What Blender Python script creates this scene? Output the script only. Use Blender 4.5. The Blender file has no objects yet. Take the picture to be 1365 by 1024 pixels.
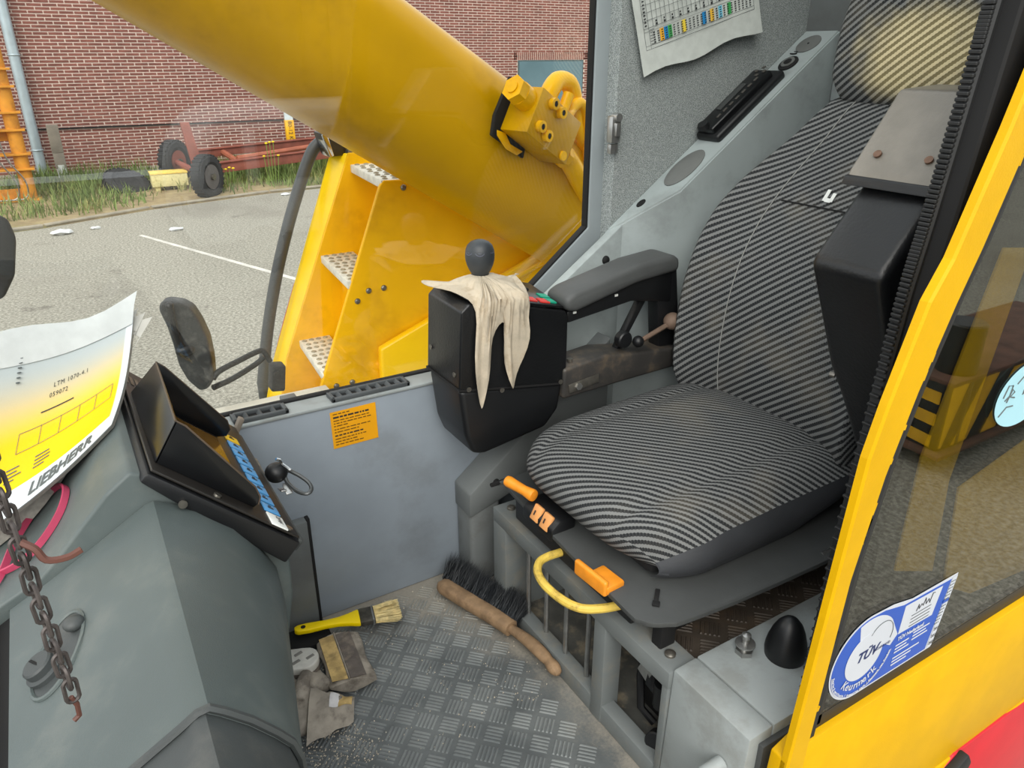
import bpy, bmesh, math, random
from mathutils import Vector, Matrix
from math import sin, cos, pi, radians
random.seed(7)
scene = bpy.context.scene
COL = scene.collection

# ------------------------------------------------------------------ camera, sky, sun, exposure
cam_d = bpy.data.cameras.new('camera'); cam = bpy.data.objects.new('camera', cam_d); COL.objects.link(cam)
cam_d.sensor_fit = 'HORIZONTAL'; cam_d.sensor_width = 36.0
cam_d.lens = 1000.0/1365.0*36.0
cam_d.clip_start = 0.02; cam_d.clip_end = 200
_A = radians(31.2); _P = radians(23.9)
_fw = Vector((sin(_A)*cos(_P), cos(_A)*cos(_P), -sin(_P)))
cam.location = (0, 0, 1.25)
cam.rotation_euler = _fw.to_track_quat('-Z', 'Y').to_euler()
scene.camera = cam

world = bpy.data.worlds.new('overcast_sky'); scene.world = world
world.use_nodes = True
_bg = world.node_tree.nodes['Background']
_bg.inputs[0].default_value = (0.93, 0.97, 1.0, 1); _bg.inputs[1].default_value = 1.0
sun_d = bpy.data.lights.new('sun', 'SUN'); sun = bpy.data.objects.new('sun', sun_d); COL.objects.link(sun)
sun_d.energy = 2.0; sun_d.angle = radians(50); sun_d.color = (1.0, 0.96, 0.88)
sun.rotation_euler = Vector((0.50, 0.74, -0.74)).to_track_quat('-Z', 'Y').to_euler()
scene.view_settings.view_transform = 'Standard'
scene.view_settings.look = 'None'
scene.view_settings.gamma = 1.0
scene.view_settings.use_curve_mapping = False
scene.view_settings.exposure = 0.6

# ------------------------------------------------------------------ helpers: colour and materials
def lin(c):
    out = []
    for v in c[:3]:
        v = v/255.0
        out.append(v/12.92 if v <= 0.04045 else ((v+0.055)/1.055)**2.4)
    return (out[0], out[1], out[2], 1.0)
MATS = {}
def nodes_of(name):
    m = bpy.data.materials.new(name); m.use_nodes = True
    nt = m.node_tree; nt.nodes.clear()
    out = nt.nodes.new('ShaderNodeOutputMaterial'); MATS[name] = m
    return m, nt, out
def N(nt, typ, **kw):
    n = nt.nodes.new(typ)
    for k, v in kw.items():
        if k.startswith('i_'):
            key = k[2:]
            n.inputs[int(key) if key.isdigit() else key].default_value = v
        else: setattr(n, k, v)
    return n
def mixc(nt, fac, a, b, blend='MIX'):
    n = nt.nodes.new('ShaderNodeMix'); n.data_type = 'RGBA'; n.blend_type = blend
    def put(i, v):
        if hasattr(v, 'is_linked') or isinstance(v, bpy.types.NodeSocket): nt.links.new(v, n.inputs[i])
        else: n.inputs[i].default_value = v
    put(0, fac); put(6, a); put(7, b)
    return n.outputs[2]
def math_n(nt, op, a, b=None, c=None):
    n = nt.nodes.new('ShaderNodeMath'); n.operation = op
    for i, v in enumerate((a, b, c)):
        if v is None: continue
        if isinstance(v, bpy.types.NodeSocket): nt.links.new(v, n.inputs[i])
        else: n.inputs[i].default_value = v
    return n.outputs[0]
def ramp(nt, sock, p0, p1):
    n = nt.nodes.new('ShaderNodeMapRange'); n.interpolation_type = 'SMOOTHSTEP'
    nt.links.new(sock, n.inputs[0]); n.inputs[1].default_value = p0; n.inputs[2].default_value = p1
    return n.outputs[0]
def noise(nt, vec, scale, detail=3, rough=.55):
    n = nt.nodes.new('ShaderNodeTexNoise'); n.inputs['Scale'].default_value = scale
    n.inputs['Detail'].default_value = detail; n.inputs['Roughness'].default_value = rough
    if vec is not None: nt.links.new(vec, n.inputs['Vector'])
    return n.outputs[0]
def bump(nt, h, strength, dist):
    n = nt.nodes.new('ShaderNodeBump'); n.inputs['Strength'].default_value = strength
    n.inputs['Distance'].default_value = dist; nt.links.new(h, n.inputs['Height'])
    return n.outputs[0]
def mat(name, col, rough=.5, metal=0., var=.12, vs=9., bmp=0., bs=250., dirt=None, da=.0, ds=5., spec=.5, rvar=0.):
    """plain painted or moulded surface: base colour, mottling, fine relief and patches of dirt"""
    if name in MATS: return MATS[name]
    m, nt, out = nodes_of(name)
    p = N(nt, 'ShaderNodeBsdfPrincipled'); nt.links.new(p.outputs[0], out.inputs[0])
    p.inputs['Roughness'].default_value = rough; p.inputs['Metallic'].default_value = metal
    p.inputs['Specular IOR Level'].default_value = spec
    pos = N(nt, 'ShaderNodeNewGeometry').outputs['Position']
    c = lin(col)
    base = c
    if var > 0:
        f = noise(nt, pos, vs, 4)
        lo = tuple(x*(1-var) for x in c[:3])+(1,); hi = tuple(min(1, x*(1+var)) for x in c[:3])+(1,)
        base = mixc(nt, ramp(nt, f, .3, .7), lo, hi)
    if dirt is not None:
        f2 = noise(nt, pos, ds, 6, .65)
        fac = math_n(nt, 'MULTIPLY', ramp(nt, f2, .48, .68), da)
        base = mixc(nt, fac, base, lin(dirt))
    if isinstance(base, bpy.types.NodeSocket): nt.links.new(base, p.inputs['Base Color'])
    else: p.inputs['Base Color'].default_value = base
    if rvar > 0:
        fr = noise(nt, pos, vs*2, 3)
        n = N(nt, 'ShaderNodeMapRange'); nt.links.new(fr, n.inputs[0]); n.inputs[3].default_value = rough-rvar; n.inputs[4].default_value = rough+rvar
        nt.links.new(n.outputs[0], p.inputs['Roughness'])
    if bmp > 0:
        nt.links.new(bump(nt, noise(nt, pos, bs, 3), bmp, .001), p.inputs['Normal'])
    return m

# ------------------------------------------------------------------ helpers: geometry
class B:
    """collects shapes into one mesh"""
    def __init__(s): s.bm = bmesh.new()
    def add(s, other, M=None):
        if M is not None: bmesh.ops.transform(other, matrix=M, verts=other.verts)
        me = bpy.data.meshes.new('tmp'); other.to_mesh(me); other.free(); s.bm.from_mesh(me); bpy.data.meshes.remove(me)
        return s
    def box(s, c, size, rot=None, bev=0., seg=2):
        t = bmesh.new(); bmesh.ops.create_cube(t, size=1)
        for v in t.verts: v.co = Vector((v.co.x*size[0], v.co.y*size[1], v.co.z*size[2]))
        if bev > 0: bmesh.ops.bevel(t, geom=list(t.edges), offset=bev, segments=seg, profile=.5, affect='EDGES')
        M = Matrix.Translation(Vector(c))
        if rot is not None: M = M @ rot.to_4x4()
        return s.add(t, M)
    def mm(s, a, b, bev=0., seg=2):
        a = Vector(a); b = Vector(b)
        return s.box((a+b)/2, [abs(b[i]-a[i]) for i in range(3)], None, bev, seg)
    def poly(s, pts, vec, bev=0., seg=2):
        """planar polygon pts extruded by vec"""
        t = bmesh.new(); vec = Vector(vec)
        vs = [t.verts.new(Vector(p)) for p in pts]; f = t.faces.new(vs)
        r = bmesh.ops.extrude_face_region(t, geom=[f])
        nv = [e for e in r['geom'] if isinstance(e, bmesh.types.BMVert)]
        bmesh.ops.translate(t, verts=nv, vec=vec)
        bmesh.ops.recalc_face_normals(t, faces=t.faces)
        if bev > 0: bmesh.ops.bevel(t, geom=list(t.edges), offset=bev, segments=seg, profile=.5, affect='EDGES', clamp_overlap=True)
        return s.add(t)
    def prof(s, xz, y0, y1, bev=0., seg=2):
        return s.poly([(x, y0, z) for x, z in xz], (0, y1-y0, 0), bev, seg)
    def tube(s, pts, r, n=8, closed=False, cap=True):
        t = bmesh.new(); pts = [Vector(p) for p in pts]; L = len(pts); rings = []
        up0 = None
        for i, p in enumerate(pts):
            if closed: d = (pts[(i+1) % L]-pts[i-1]).normalized()
            else: d = (pts[min(i+1, L-1)]-pts[max(i-1, 0)]).normalized()
            if up0 is None:
                up0 = Vector((0, 0, 1)) if abs(d.z) < .9 else Vector((1, 0, 0))
            a = d.cross(up0)
            if a.length < 1e-5: a = d.cross(Vector((0, 1, .1)))
            a.normalize(); b = a.cross(d).normalized(); up0 = b
            rr = r[i] if isinstance(r, (list, tuple)) else r
            rings.append([t.verts.new(p+(a*cos(2*pi*k/n)+b*sin(2*pi*k/n))*rr) for k in range(n)])
        for i in range(L if closed else L-1):
            A, C = rings[i], rings[(i+1) % L]
            for k in range(n): t.faces.new((A[k], A[(k+1) % n], C[(k+1) % n], C[k]))
        if cap and not closed:
            t.faces.new(rings[0][::-1]); t.faces.new(rings[-1])
        bmesh.ops.recalc_face_normals(t, faces=t.faces)
        return s.add(t)
    def cyl(s, p0, p1, r, r1=None, n=16, bev=0.):
        p0 = Vector(p0); p1 = Vector(p1)
        if bev > 0:
            d = (p1-p0).normalized(); r1 = r if r1 is None else r1
            return s.tube([p0, p0+d*1e-5, p0+d*bev, p1-d*bev, p1-d*1e-5, p1], [r-bev, r-bev*.9, r, r1, r1-bev*.9, r1-bev], n)
        return s.tube([p0, p1], [r, r if r1 is None else r1], n)
    def lathe(s, prof, origin, axis=(0, 0, 1), n=20):
        """prof: list of (radius, height)"""
        axis = Vector(axis).normalized(); o = Vector(origin)
        return s.tube2([o+axis*h for _, h in prof], [max(r, 1e-4) for r, _ in prof], axis, n)
    def tube2(s, pts, rr, axis, n):
        t = bmesh.new()
        ref = Vector((1, 0, 0)) if abs(axis.x) < .9 else Vector((0, 1, 0))
        a = axis.cross(ref).normalized(); b = axis.cross(a).normalized()
        rings = [[t.verts.new(p+(a*cos(2*pi*k/n)+b*sin(2*pi*k/n))*r) for k in range(n)] for p, r in zip(pts, rr)]
        for A, C in zip(rings[:-1], rings[1:]):
            for k in range(n): t.faces.new((A[k], A[(k+1) % n], C[(k+1) % n], C[k]))
        t.faces.new(rings[0][::-1]); t.faces.new(rings[-1])
        bmesh.ops.recalc_face_normals(t, faces=t.faces)
        return s.add(t)
    def ball(s, c, r, sc=(1, 1, 1), n=16, rot=None):
        t = bmesh.new(); bmesh.ops.create_uvsphere(t, u_segments=n, v_segments=max(6, n*2//3), radius=r)
        M = Matrix.Translation(Vector(c))
        if rot is not None: M = M @ rot.to_4x4()
        return s.add(t, M @ Matrix.Diagonal((sc[0], sc[1], sc[2], 1)))
    def grid(s, P, flip=False, closed_j=False):
        """P[i][j] points -> quad sheet"""
        t = bmesh.new(); V = [[t.verts.new(Vector(p)) for p in row] for row in P]
        nj = len(P[0])
        for i in range(len(P)-1):
            for j in range(nj if closed_j else nj-1):
                q = (V[i][j], V[i][(j+1) % nj], V[i+1][(j+1) % nj], V[i+1][j])
                try: t.faces.new(q[::-1] if flip else q)
                except ValueError: pass
        return s.add(t)
    def ngon(s, pts):
        t = bmesh.new(); t.faces.new([t.verts.new(Vector(p)) for p in pts]); return s.add(t)

def wloc(o):
    l = Vector((0, 0, 0))
    while o is not None: l = l+o.location; o = o.parent
    return l
def finish(me, m, smooth=35):
    if m is not None: me.materials.append(m)
    if smooth:
        for p in me.polygons: p.use_smooth = True
        if smooth < 180: me.set_sharp_from_angle(angle=radians(smooth))
def mk(name, b, m, parent=None, smooth=35, **props):
    """world-space shapes -> one mesh object; origin at the parent's origin, or at the base centre"""
    bm = b.bm if isinstance(b, B) else b
    if parent is None:
        xs = [v.co for v in bm.verts]
        lo = Vector((min(v.x for v in xs), min(v.y for v in xs), min(v.z for v in xs)))
        hi = Vector((max(v.x for v in xs), max(v.y for v in xs), max(v.z for v in xs)))
        org = Vector(((lo.x+hi.x)/2, (lo.y+hi.y)/2, lo.z))
    else: org = wloc(parent)
    for v in bm.verts: v.co -= org
    me = bpy.data.meshes.new(name); bm.to_mesh(me); bm.free()
    o = bpy.data.objects.new(name, me); COL.objects.link(o)
    finish(me, m, smooth)
    if parent is None: o.location = org
    else: o.parent = parent
    for k, v in props.items(): o[k] = v
    return o
def tag(o, label, cat, group=None):
    o['label'] = label; o['category'] = cat
    if group: o['group'] = group
    return o
def thing(name, loc, label, cat, group=None):
    o = bpy.data.objects.new(name, None); COL.objects.link(o); o.location = loc; o.empty_display_size = .05
    return tag(o, label, cat, group)
def struct(name, b, m, smooth=35):
    o = mk(name, b, m, None, smooth); o['kind'] = 'structure'; return o
def frame(o, x, y):
    """matrix with its x and y axes along the given directions"""
    x = Vector(x).normalized(); y = Vector(y); y = (y-x*y.dot(x)).normalized(); z = x.cross(y)
    return Matrix(((x.x, y.x, z.x, o[0]), (x.y, y.y, z.y, o[1]), (x.z, y.z, z.z, o[2]), (0, 0, 0, 1)))
def text_bm(body, size, M, ext=.0002, shear=0., off=0., align='LEFT', wide=1., spacing=1.):
    cu = bpy.data.curves.new('t', 'FONT'); cu.body = body; cu.size = size; cu.extrude = ext; cu.shear = shear
    cu.offset = off; cu.align_x = align; cu.resolution_u = 2; cu.space_character = spacing
    ob = bpy.data.objects.new('t', cu); COL.objects.link(ob)
    me = bpy.data.meshes.new_from_object(ob.evaluated_get(bpy.context.evaluated_depsgraph_get()))
    bpy.data.objects.remove(ob); bpy.data.curves.remove(cu)
    t = bmesh.new(); t.from_mesh(me); bpy.data.meshes.remove(me)
    bmesh.ops.transform(t, matrix=M @ Matrix.Diagonal((wide, 1, 1, 1)), verts=t.verts)
    return t
def text(b, *a, **k): b.add(text_bm(*a, **k)); return b
def rect(b, M, x0, y0, x1, y1, t=.0004):
    """thin printed patch in the plane of M"""
    pts = [M @ Vector(p) for p in ((x0, y0, 0), (x1, y0, 0), (x1, y1, 0), (x0, y1, 0))]
    return b.poly(pts, (M.to_3x3() @ Vector((0, 0, 1)))*t)
def catmull(pts, n=6, closed=False):
    pts = [Vector(p) for p in pts]; out = []; L = len(pts)
    rng = range(L) if closed else range(L-1)
    for i in rng:
        p1 = pts[i]; p2 = pts[(i+1) % L]
        p0 = pts[i-1] if (i > 0 or closed) else p1+(p1-p2)
        p3 = pts[(i+2) % L] if (i+2 < L or closed) else p2+(p2-p1)
        for k in range(n):
            t = k/n
            out.append(.5*((2*p1)+(p2-p0)*t+(2*p0-5*p1+4*p2-p3)*t*t+(3*p1-p0-3*p2+p3)*t**3))
    if not closed: out.append(pts[-1])
    return out
def interp(x, xs, ys):
    if x <= xs[0]: return ys[0]
    for i in range(len(xs)-1):
        if x <= xs[i+1]:
            t = (x-xs[i])/(xs[i+1]-xs[i]); return ys[i]*(1-t)+ys[i+1]*t
    return ys[-1]
def uv_sheet(name, P, m, parent, closed_caps=False, flip=False):
    """quad sheet with arc-length UVs in metres, so that a woven pattern follows the form"""
    ni, nj = len(P), len(P[0]); P = [[Vector(p) for p in r] for r in P]
    jm = nj//2; Vv = [0]
    for i in range(1, ni): Vv.append(Vv[-1]+(P[i][jm]-P[i-1][jm]).length)
    U = []
    for i in range(ni):
        row = [0]*nj
        for j in range(jm+1, nj): row[j] = row[j-1]+(P[i][j]-P[i][j-1]).length
        for j in range(jm-1, -1, -1): row[j] = row[j+1]-(P[i][j]-P[i][j+1]).length
        U.append(row)
    org = wloc(parent)
    verts = [tuple(P[i][j]-org) for i in range(ni) for j in range(nj)]
    faces = []
    for i in range(ni-1):
        for j in range(nj-1):
            q = (i*nj+j, i*nj+j+1, (i+1)*nj+j+1, (i+1)*nj+j); faces.append(q[::-1] if flip else q)
    me = bpy.data.meshes.new(name); me.from_pydata(verts, [], faces)
    uvl = me.uv_layers.new(name='weave')
    for lp in me.loops:
        i, j = divmod(lp.vertex_index, nj); uvl.data[lp.index].uv = (U[i][j], Vv[i])
    o = bpy.data.objects.new(name, me); COL.objects.link(o); o.parent = parent
    finish(me, m, 60)
    return o

# ------------------------------------------------------------------ materials
GREY = mat('cab_grey_paint', (138, 147, 156), .5, var=.08, vs=5, bmp=.15, bs=500, dirt=(104, 107, 107), da=.35, ds=4)
GREY2 = mat('cab_grey_light', (150, 156, 156), .45, var=.06, vs=6, bmp=.2, bs=420, dirt=(110, 108, 100), da=.4, ds=9)
GREYD = mat('cab_grey_dark', (104, 108, 108), .55, var=.1, vs=6, bmp=.15, bs=400, dirt=(80, 79, 76), da=.35, ds=5)
FRAMEG = mat('window_frame_grey', (138, 146, 149), .5, var=.05, bmp=.25, bs=600)
BLK = mat('black_plastic', (19, 20, 22), .42, var=.12, bmp=.2, bs=420)
BLKG = mat('black_gloss_plastic', (15, 16, 18), .28, var=.1)
BLKM = mat('black_matt', (13, 13, 14), .8, var=.15)
RUB = mat('black_rubber', (26, 27, 28), .6, var=.15, bmp=.15, bs=300)
BOXB = mat('console_black_grained', (17, 18, 20), .36, var=.15, vs=12, bmp=.55, bs=170)
BOXG = mat('console_grained_grey', (126, 121, 112), .34, var=.12, vs=14, bmp=.6, bs=170)
DASH = mat('dash_textured_plastic', (80, 89, 88), .5, var=.1, vs=4, bmp=.25, bs=600, dirt=(122, 122, 114), da=.25, ds=8)
DASHD = mat('dash_dark_plastic', (62, 66, 66), .55, var=.12, vs=5, bmp=.2, bs=500, dirt=(104, 102, 96), da=.3, ds=9)
SCREW = mat('screw_steel', (128, 124, 116), .35, .8, var=.2, vs=60)
STEEL = mat('bare_steel', (168, 168, 166), .3, .85, var=.15, vs=40)
CHROME = mat('chrome', (210, 212, 214), .15, 1., var=.05)
YEL = mat('crane_yellow', (246, 186, 8), .34, var=.06, vs=3, dirt=(176, 124, 12), da=.45, ds=2.5, spec=.25)
YELB = mat('boom_yellow', (202, 152, 0), .3, var=.07, vs=2.5, dirt=(150, 112, 6), da=.5, ds=2.2, spec=.3)
YELD = mat('door_yellow', (212, 163, 0), .5, spec=.2, var=.05, vs=12, bmp=.3, bs=350, dirt=(206, 150, 6), da=.15, ds=11)
ALU = mat('tread_aluminium', (224, 220, 206), .5, .1, var=.12, vs=30)
ALUH = mat('tread_hole', (158, 148, 124), .7, var=.2, vs=40)
ORNG = mat('orange_plastic', (238, 148, 40), .4, var=.1, vs=30)
ORNL = mat('orange_switch', (224, 158, 96), .45, var=.08, vs=30)
YBAR = mat('worn_yellow_bar', (222, 190, 84), .5, var=.12, vs=25, dirt=(130, 104, 60), da=.8, ds=24)
WHITE = mat('white_print', (232, 234, 230), .5, var=.03)
INK = mat('dark_ink', (40, 42, 44), .6, var=0)
GINK = mat('grey_ink', (84, 90, 90), .6, var=0)
def fabric_mat(name, pitch=.0130, pale_patch=False):
    m, nt, out = nodes_of(name)
    p = N(nt, 'ShaderNodeBsdfPrincipled'); nt.links.new(p.outputs[0], out.inputs[0])
    p.inputs['Roughness'].default_value = .85; p.inputs['Specular IOR Level'].default_value = .25
    uv = N(nt, 'ShaderNodeUVMap', uv_map='weave').outputs[0]
    sx = N(nt, 'ShaderNodeSeparateXYZ'); nt.links.new(uv, sx.inputs[0]); u, v = sx.outputs[0], sx.outputs[1]
    d1 = math_n(nt, 'ADD', math_n(nt, 'MULTIPLY', u, .62), math_n(nt, 'MULTIPLY', v, .785))
    d2 = math_n(nt, 'SUBTRACT', math_n(nt, 'MULTIPLY', u, .785), math_n(nt, 'MULTIPLY', v, .62))
    # little zigzag weave that runs along the ribs
    zz = math_n(nt, 'PINGPONG', math_n(nt, 'MULTIPLY', d2, 1/.0032), 1.0)
    d1z = math_n(nt, 'ADD', d1, math_n(nt, 'MULTIPLY', zz, pitch*.10))
    s = math_n(nt, 'FRACT', math_n(nt, 'MULTIPLY', d1z, 1/pitch))
    tri = math_n(nt, 'PINGPONG', math_n(nt, 'MULTIPLY', s, 2.0), 1.0)
    band = ramp(nt, tri, .40, .62)
    speck = math_n(nt, 'MULTIPLY', math_n(nt, 'GREATER_THAN', zz, .72), .22)
    grain = noise(nt, uv, 900, 2)
    lightc = mixc(nt, grain, lin((104, 106, 106)), lin((130, 131, 130)))
    darkc = mixc(nt, speck, lin((36, 38, 40)), lin((100, 101, 100)))
    col = mixc(nt, band, darkc, lightc)
    pos = N(nt, 'ShaderNodeNewGeometry').outputs['Position']
    dust = math_n(nt, 'MULTIPLY', ramp(nt, noise(nt, pos, 7, 5), .5, .75), .16)
    col = mixc(nt, dust, col, lin((150, 140, 120)))
    if pale_patch:
        # paler beige patch in the middle of the headrest
        so = N(nt, 'ShaderNodeSeparateXYZ'); nt.links.new(pos, so.inputs[0])
        dy = math_n(nt, 'MULTIPLY', math_n(nt, 'SUBTRACT', so.outputs[1], .93), 6.5)
        dz = math_n(nt, 'MULTIPLY', math_n(nt, 'SUBTRACT', so.outputs[2], 1.245), 10.5)
        r2 = math_n(nt, 'ADD', math_n(nt, 'MULTIPLY', dy, dy), math_n(nt, 'MULTIPLY', dz, dz))
        r2 = math_n(nt, 'ADD', r2, math_n(nt, 'MULTIPLY', math_n(nt, 'SUBTRACT', noise(nt, pos, 22, 5), .5), 1.6))
        fac = math_n(nt, 'SUBTRACT', 1.0, ramp(nt, r2, .0, 1.5))
        wc = mixc(nt, band, lin((140, 128, 92)), lin((226, 210, 166)))
        col = mixc(nt, math_n(nt, 'MULTIPLY', fac, .9), col, wc)
    nt.links.new(col, p.inputs['Base Color'])
    h = math_n(nt, 'ADD', math_n(nt, 'MULTIPLY', band, 1.0), math_n(nt, 'MULTIPLY', grain, .25))
    nt.links.new(bump(nt, h, .6, .0015), p.inputs['Normal'])
    return m
FAB = fabric_mat('striped_seat_cloth'); FABH = fabric_mat('striped_headrest_cloth', .0130, True)

def felt_mat():
    m, nt, out = nodes_of('grey_felt'); p = N(nt, 'ShaderNodeBsdfPrincipled'); nt.links.new(p.outputs[0], out.inputs[0])
    p.inputs['Roughness'].default_value = .95; p.inputs['Specular IOR Level'].default_value = .1
    pos = N(nt, 'ShaderNodeNewGeometry').outputs['Position']
    f = noise(nt, pos, 420, 3, .7); f2 = noise(nt, pos, 90, 4, .7)
    c = mixc(nt, ramp(nt, f, .35, .68), lin((108, 115, 114)), lin((182, 188, 187)))
    c = mixc(nt, math_n(nt, 'MULTIPLY', ramp(nt, f2, .5, .72), .5), c, lin((186, 188, 188)))
    nt.links.new(c, p.inputs['Base Color']); nt.links.new(bump(nt, f, .8, .002), p.inputs['Normal'])
    return m
FELT = felt_mat()

def floor_mat(name, a, b_, sand, dustlevel, cx, cy, rx, ry):
    """worn tread sheet; sand lies thick towards its edges"""
    m, nt, out = nodes_of(name); p = N(nt, 'ShaderNodeBsdfPrincipled'); nt.links.new(p.outputs[0], out.inputs[0])
    p.inputs['Roughness'].default_value = .55
    pos = N(nt, 'ShaderNodeNewGeometry').outputs['Position']
    f = noise(nt, pos, 6, 5, .6); fine = noise(nt, pos, 160, 4, .7)
    c = mixc(nt, ramp(nt, f, .35, .65), lin(a), lin(b_))
    sp = N(nt, 'ShaderNodeSeparateXYZ'); nt.links.new(pos, sp.inputs[0])
    ex = math_n(nt, 'MULTIPLY', math_n(nt, 'SUBTRACT', sp.outputs[0], cx), 1/rx)
    ey = math_n(nt, 'MULTIPLY', math_n(nt, 'SUBTRACT', sp.outputs[1], cy), 1/ry)
    r2 = math_n(nt, 'ADD', math_n(nt, 'MULTIPLY', ex, ex), math_n(nt, 'MULTIPLY', ey, ey))
    r2 = math_n(nt, 'ADD', r2, math_n(nt, 'MULTIPLY', math_n(nt, 'SUBTRACT', noise(nt, pos, 11, 5, .7), .5), 1.3))
    r2 = math_n(nt, 'ADD', r2, math_n(nt, 'MULTIPLY', math_n(nt, 'SUBTRACT', fine, .5), .6))
    fac = math_n(nt, 'MULTIPLY', ramp(nt, r2, .8, 1.5), dustlevel)
    c = mixc(nt, fac, c, mixc(nt, fine, lin(tuple(x*.8 for x in sand)), lin(sand)))
    nt.links.new(c, p.inputs['Base Color'])
    nt.links.new(bump(nt, fine, .35, .001), p.inputs['Normal'])
    return m
FLOOR = floor_mat('floor_tread_rubber', (84, 88, 89), (108, 112, 112), (172, 164, 150), .75, .40, .90, .30, .47)
TREAD = floor_mat('floor_tread_worn_tops', (104, 109, 110), (136, 140, 139), (172, 165, 150), .55, .40, .90, .31, .49)
DECK = mat('deck_tread_brown', (74, 66, 58), .6, var=.25, vs=9, bmp=.3, bs=300, dirt=(104, 84, 62), da=.7, ds=7)

def asphalt_mat():
    m, nt, out = nodes_of('asphalt'); p = N(nt, 'ShaderNodeBsdfPrincipled'); nt.links.new(p.outputs[0], out.inputs[0])
    p.inputs['Roughness'].default_value = .9
    pos = N(nt, 'ShaderNodeNewGeometry').outputs['Position']
    f = noise(nt, pos, 40, 6, .75); g = noise(nt, pos, .45, 6, .6); k = noise(nt, pos, 1.7, 6, .7)
    c = mixc(nt, ramp(nt, f, .38, .66), lin((120, 116, 104)), lin((184, 180, 166)))
    c = mixc(nt, math_n(nt, 'MULTIPLY', ramp(nt, g, .5, .72), .5), c, lin((112, 106, 96)))
    c = mixc(nt, math_n(nt, 'MULTIPLY', ramp(nt, k, .62, .72), .6), c, lin((92, 86, 78)))
    nt.links.new(c, p.inputs['Base Color']); nt.links.new(bump(nt, f, .6, .01), p.inputs['Normal'])
    return m
ASPH = asphalt_mat()
def brick_mat():
    m, nt, out = nodes_of('red_brick'); p = N(nt, 'ShaderNodeBsdfPrincipled'); nt.links.new(p.outputs[0], out.inputs[0])
    p.inputs['Roughness'].default_value = .85
    pos = N(nt, 'ShaderNodeNewGeometry').outputs['Position']
    mp = N(nt, 'ShaderNodeMapping'); nt.links.new(pos, mp.inputs[0]); mp.inputs['Scale'].default_value = (4.4, 1, 18)
    f = noise(nt, mp.outputs[0], 1.0, 3, .7); g = noise(nt, pos, 30, 3)
    c = mixc(nt, ramp(nt, f, .35, .66), lin((100, 56, 48)), lin((134, 80, 69)))
    c = mixc(nt, math_n(nt, 'MULTIPLY', g, .25), c, lin((150, 100, 88)))
    nt.links.new(c, p.inputs['Base Color'])
    return m
BRICK = brick_mat()
MORTAR = mat('mortar', (206, 188, 176), .9, var=.12, vs=3)
def glass_mat(name, tint, refl, rough=0.0):
    """clear pane: tinted see-through plus a mirror share that grows at a slant"""
    m, nt, out = nodes_of(name)
    t = N(nt, 'ShaderNodeBsdfTransparent'); t.inputs[0].default_value = tint
    g = N(nt, 'ShaderNodeBsdfGlossy'); g.inputs['Roughness'].default_value = rough
    lw = N(nt, 'ShaderNodeLayerWeight'); lw.inputs[0].default_value = .5
    f = math_n(nt, 'ADD', math_n(nt, 'MULTIPLY', math_n(nt, 'POWER', lw.outputs['Facing'], 5.0), .9), .035+refl)
    mx = N(nt, 'ShaderNodeMixShader'); nt.links.new(f, mx.inputs[0]); nt.links.new(t.outputs[0], mx.inputs[1]); nt.links.new(g.outputs[0], mx.inputs[2])
    nt.links.new(mx.outputs[0], out.inputs[0])
    return m
GLASS = glass_mat('window_glass', (.975, .985, .98, 1), .02)
DGLASS = glass_mat('door_glass', (.66, .68, .64, 1), .07)

# ------------------------------------------------------------------ cab shell
def bars_mesh(name, m, L=.036, w=.0046, h=.0022, pitch=.0082, nb=5):
    b = B()
    for k in range(nb):
        x = (k-(nb-1)/2)*pitch
        t = bmesh.new()
        lo = [(x-w/2, -L/2), (x+w/2, -L/2), (x+w/2, L/2), (x-w/2, L/2)]
        hi = [(x-w*.25, -L/2+.002), (x+w*.25, -L/2+.002), (x+w*.25, L/2-.002), (x-w*.25, L/2-.002)]
        A = [t.verts.new((p[0], p[1], 0)) for p in lo]; C = [t.verts.new((p[0], p[1], h)) for p in hi]
        t.faces.new(C)
        for q in range(4): t.faces.new((A[q], A[(q+1) % 4], C[(q+1) % 4], C[q]))
        b.add(t)
    me = bpy.data.meshes.new(name); b.bm.to_mesh(me); b.bm.free(); finish(me, m, 30)
    return me
def lay_tread(parent, m, test, z, step=.047, ang=pi/4, ox=.4, oy=.95, limit=300, name='tread_block'):
    me = bars_mesh(name, m); n = 0; base = wloc(parent); cells = []
    R = int(1.2/step)
    for i in range(-R, R+1):
        for j in range(-R, R+1):
            x = ox+(i*cos(ang)-j*sin(ang))*step; y = oy+(i*sin(ang)+j*cos(ang))*step
            if test(x, y): cells.append((x*x+y*y, x, y, (i+j) % 2))
    cells.sort()
    for _, x, y, q in cells[:limit]:
        o = bpy.data.objects.new(name, me); COL.objects.link(o); o.parent = parent
        o.location = Vector((x, y, z))-base; o.rotation_euler = (0, 0, ang+q*pi/2)

b = B(); b.mm((-.6, .49, -.05), (1.80, 1.53, 0))
floor = struct('floor', b, FLOOR)
def on_floor(x, y):
    if not (.52 < y < 1.425): return False
    if x > .70-.012: return False
    return x > .16+(.0 if y < 1.1 else (y-1.1)*.45)
lay_tread(floor, TREAD, on_floor, 0.0)

# right-hand wall below the window
b = B(); b.mm((-.6, 1.455, 0), (1.80, 1.545, .546), .006)
wall_right = struct('wall_right', b, GREY)
b = B(); b.mm((.10, 1.43, .0), (.335, 1.456, .297), .003); mk('kick_panel', b, GREYD, wall_right)
b = B(); b.mm((.335, 1.44, .0), (.344, 1.457, .297), .002); mk('panel_shadow_strip', b, BLKM, wall_right)  # black strip stands in for the shadow line beside the proud panel
b = B(); b.mm((.155, 1.36, .0), (.345, 1.432, .018), .004); mk('foot_mat_edge', b, BLKM, wall_right)
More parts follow.
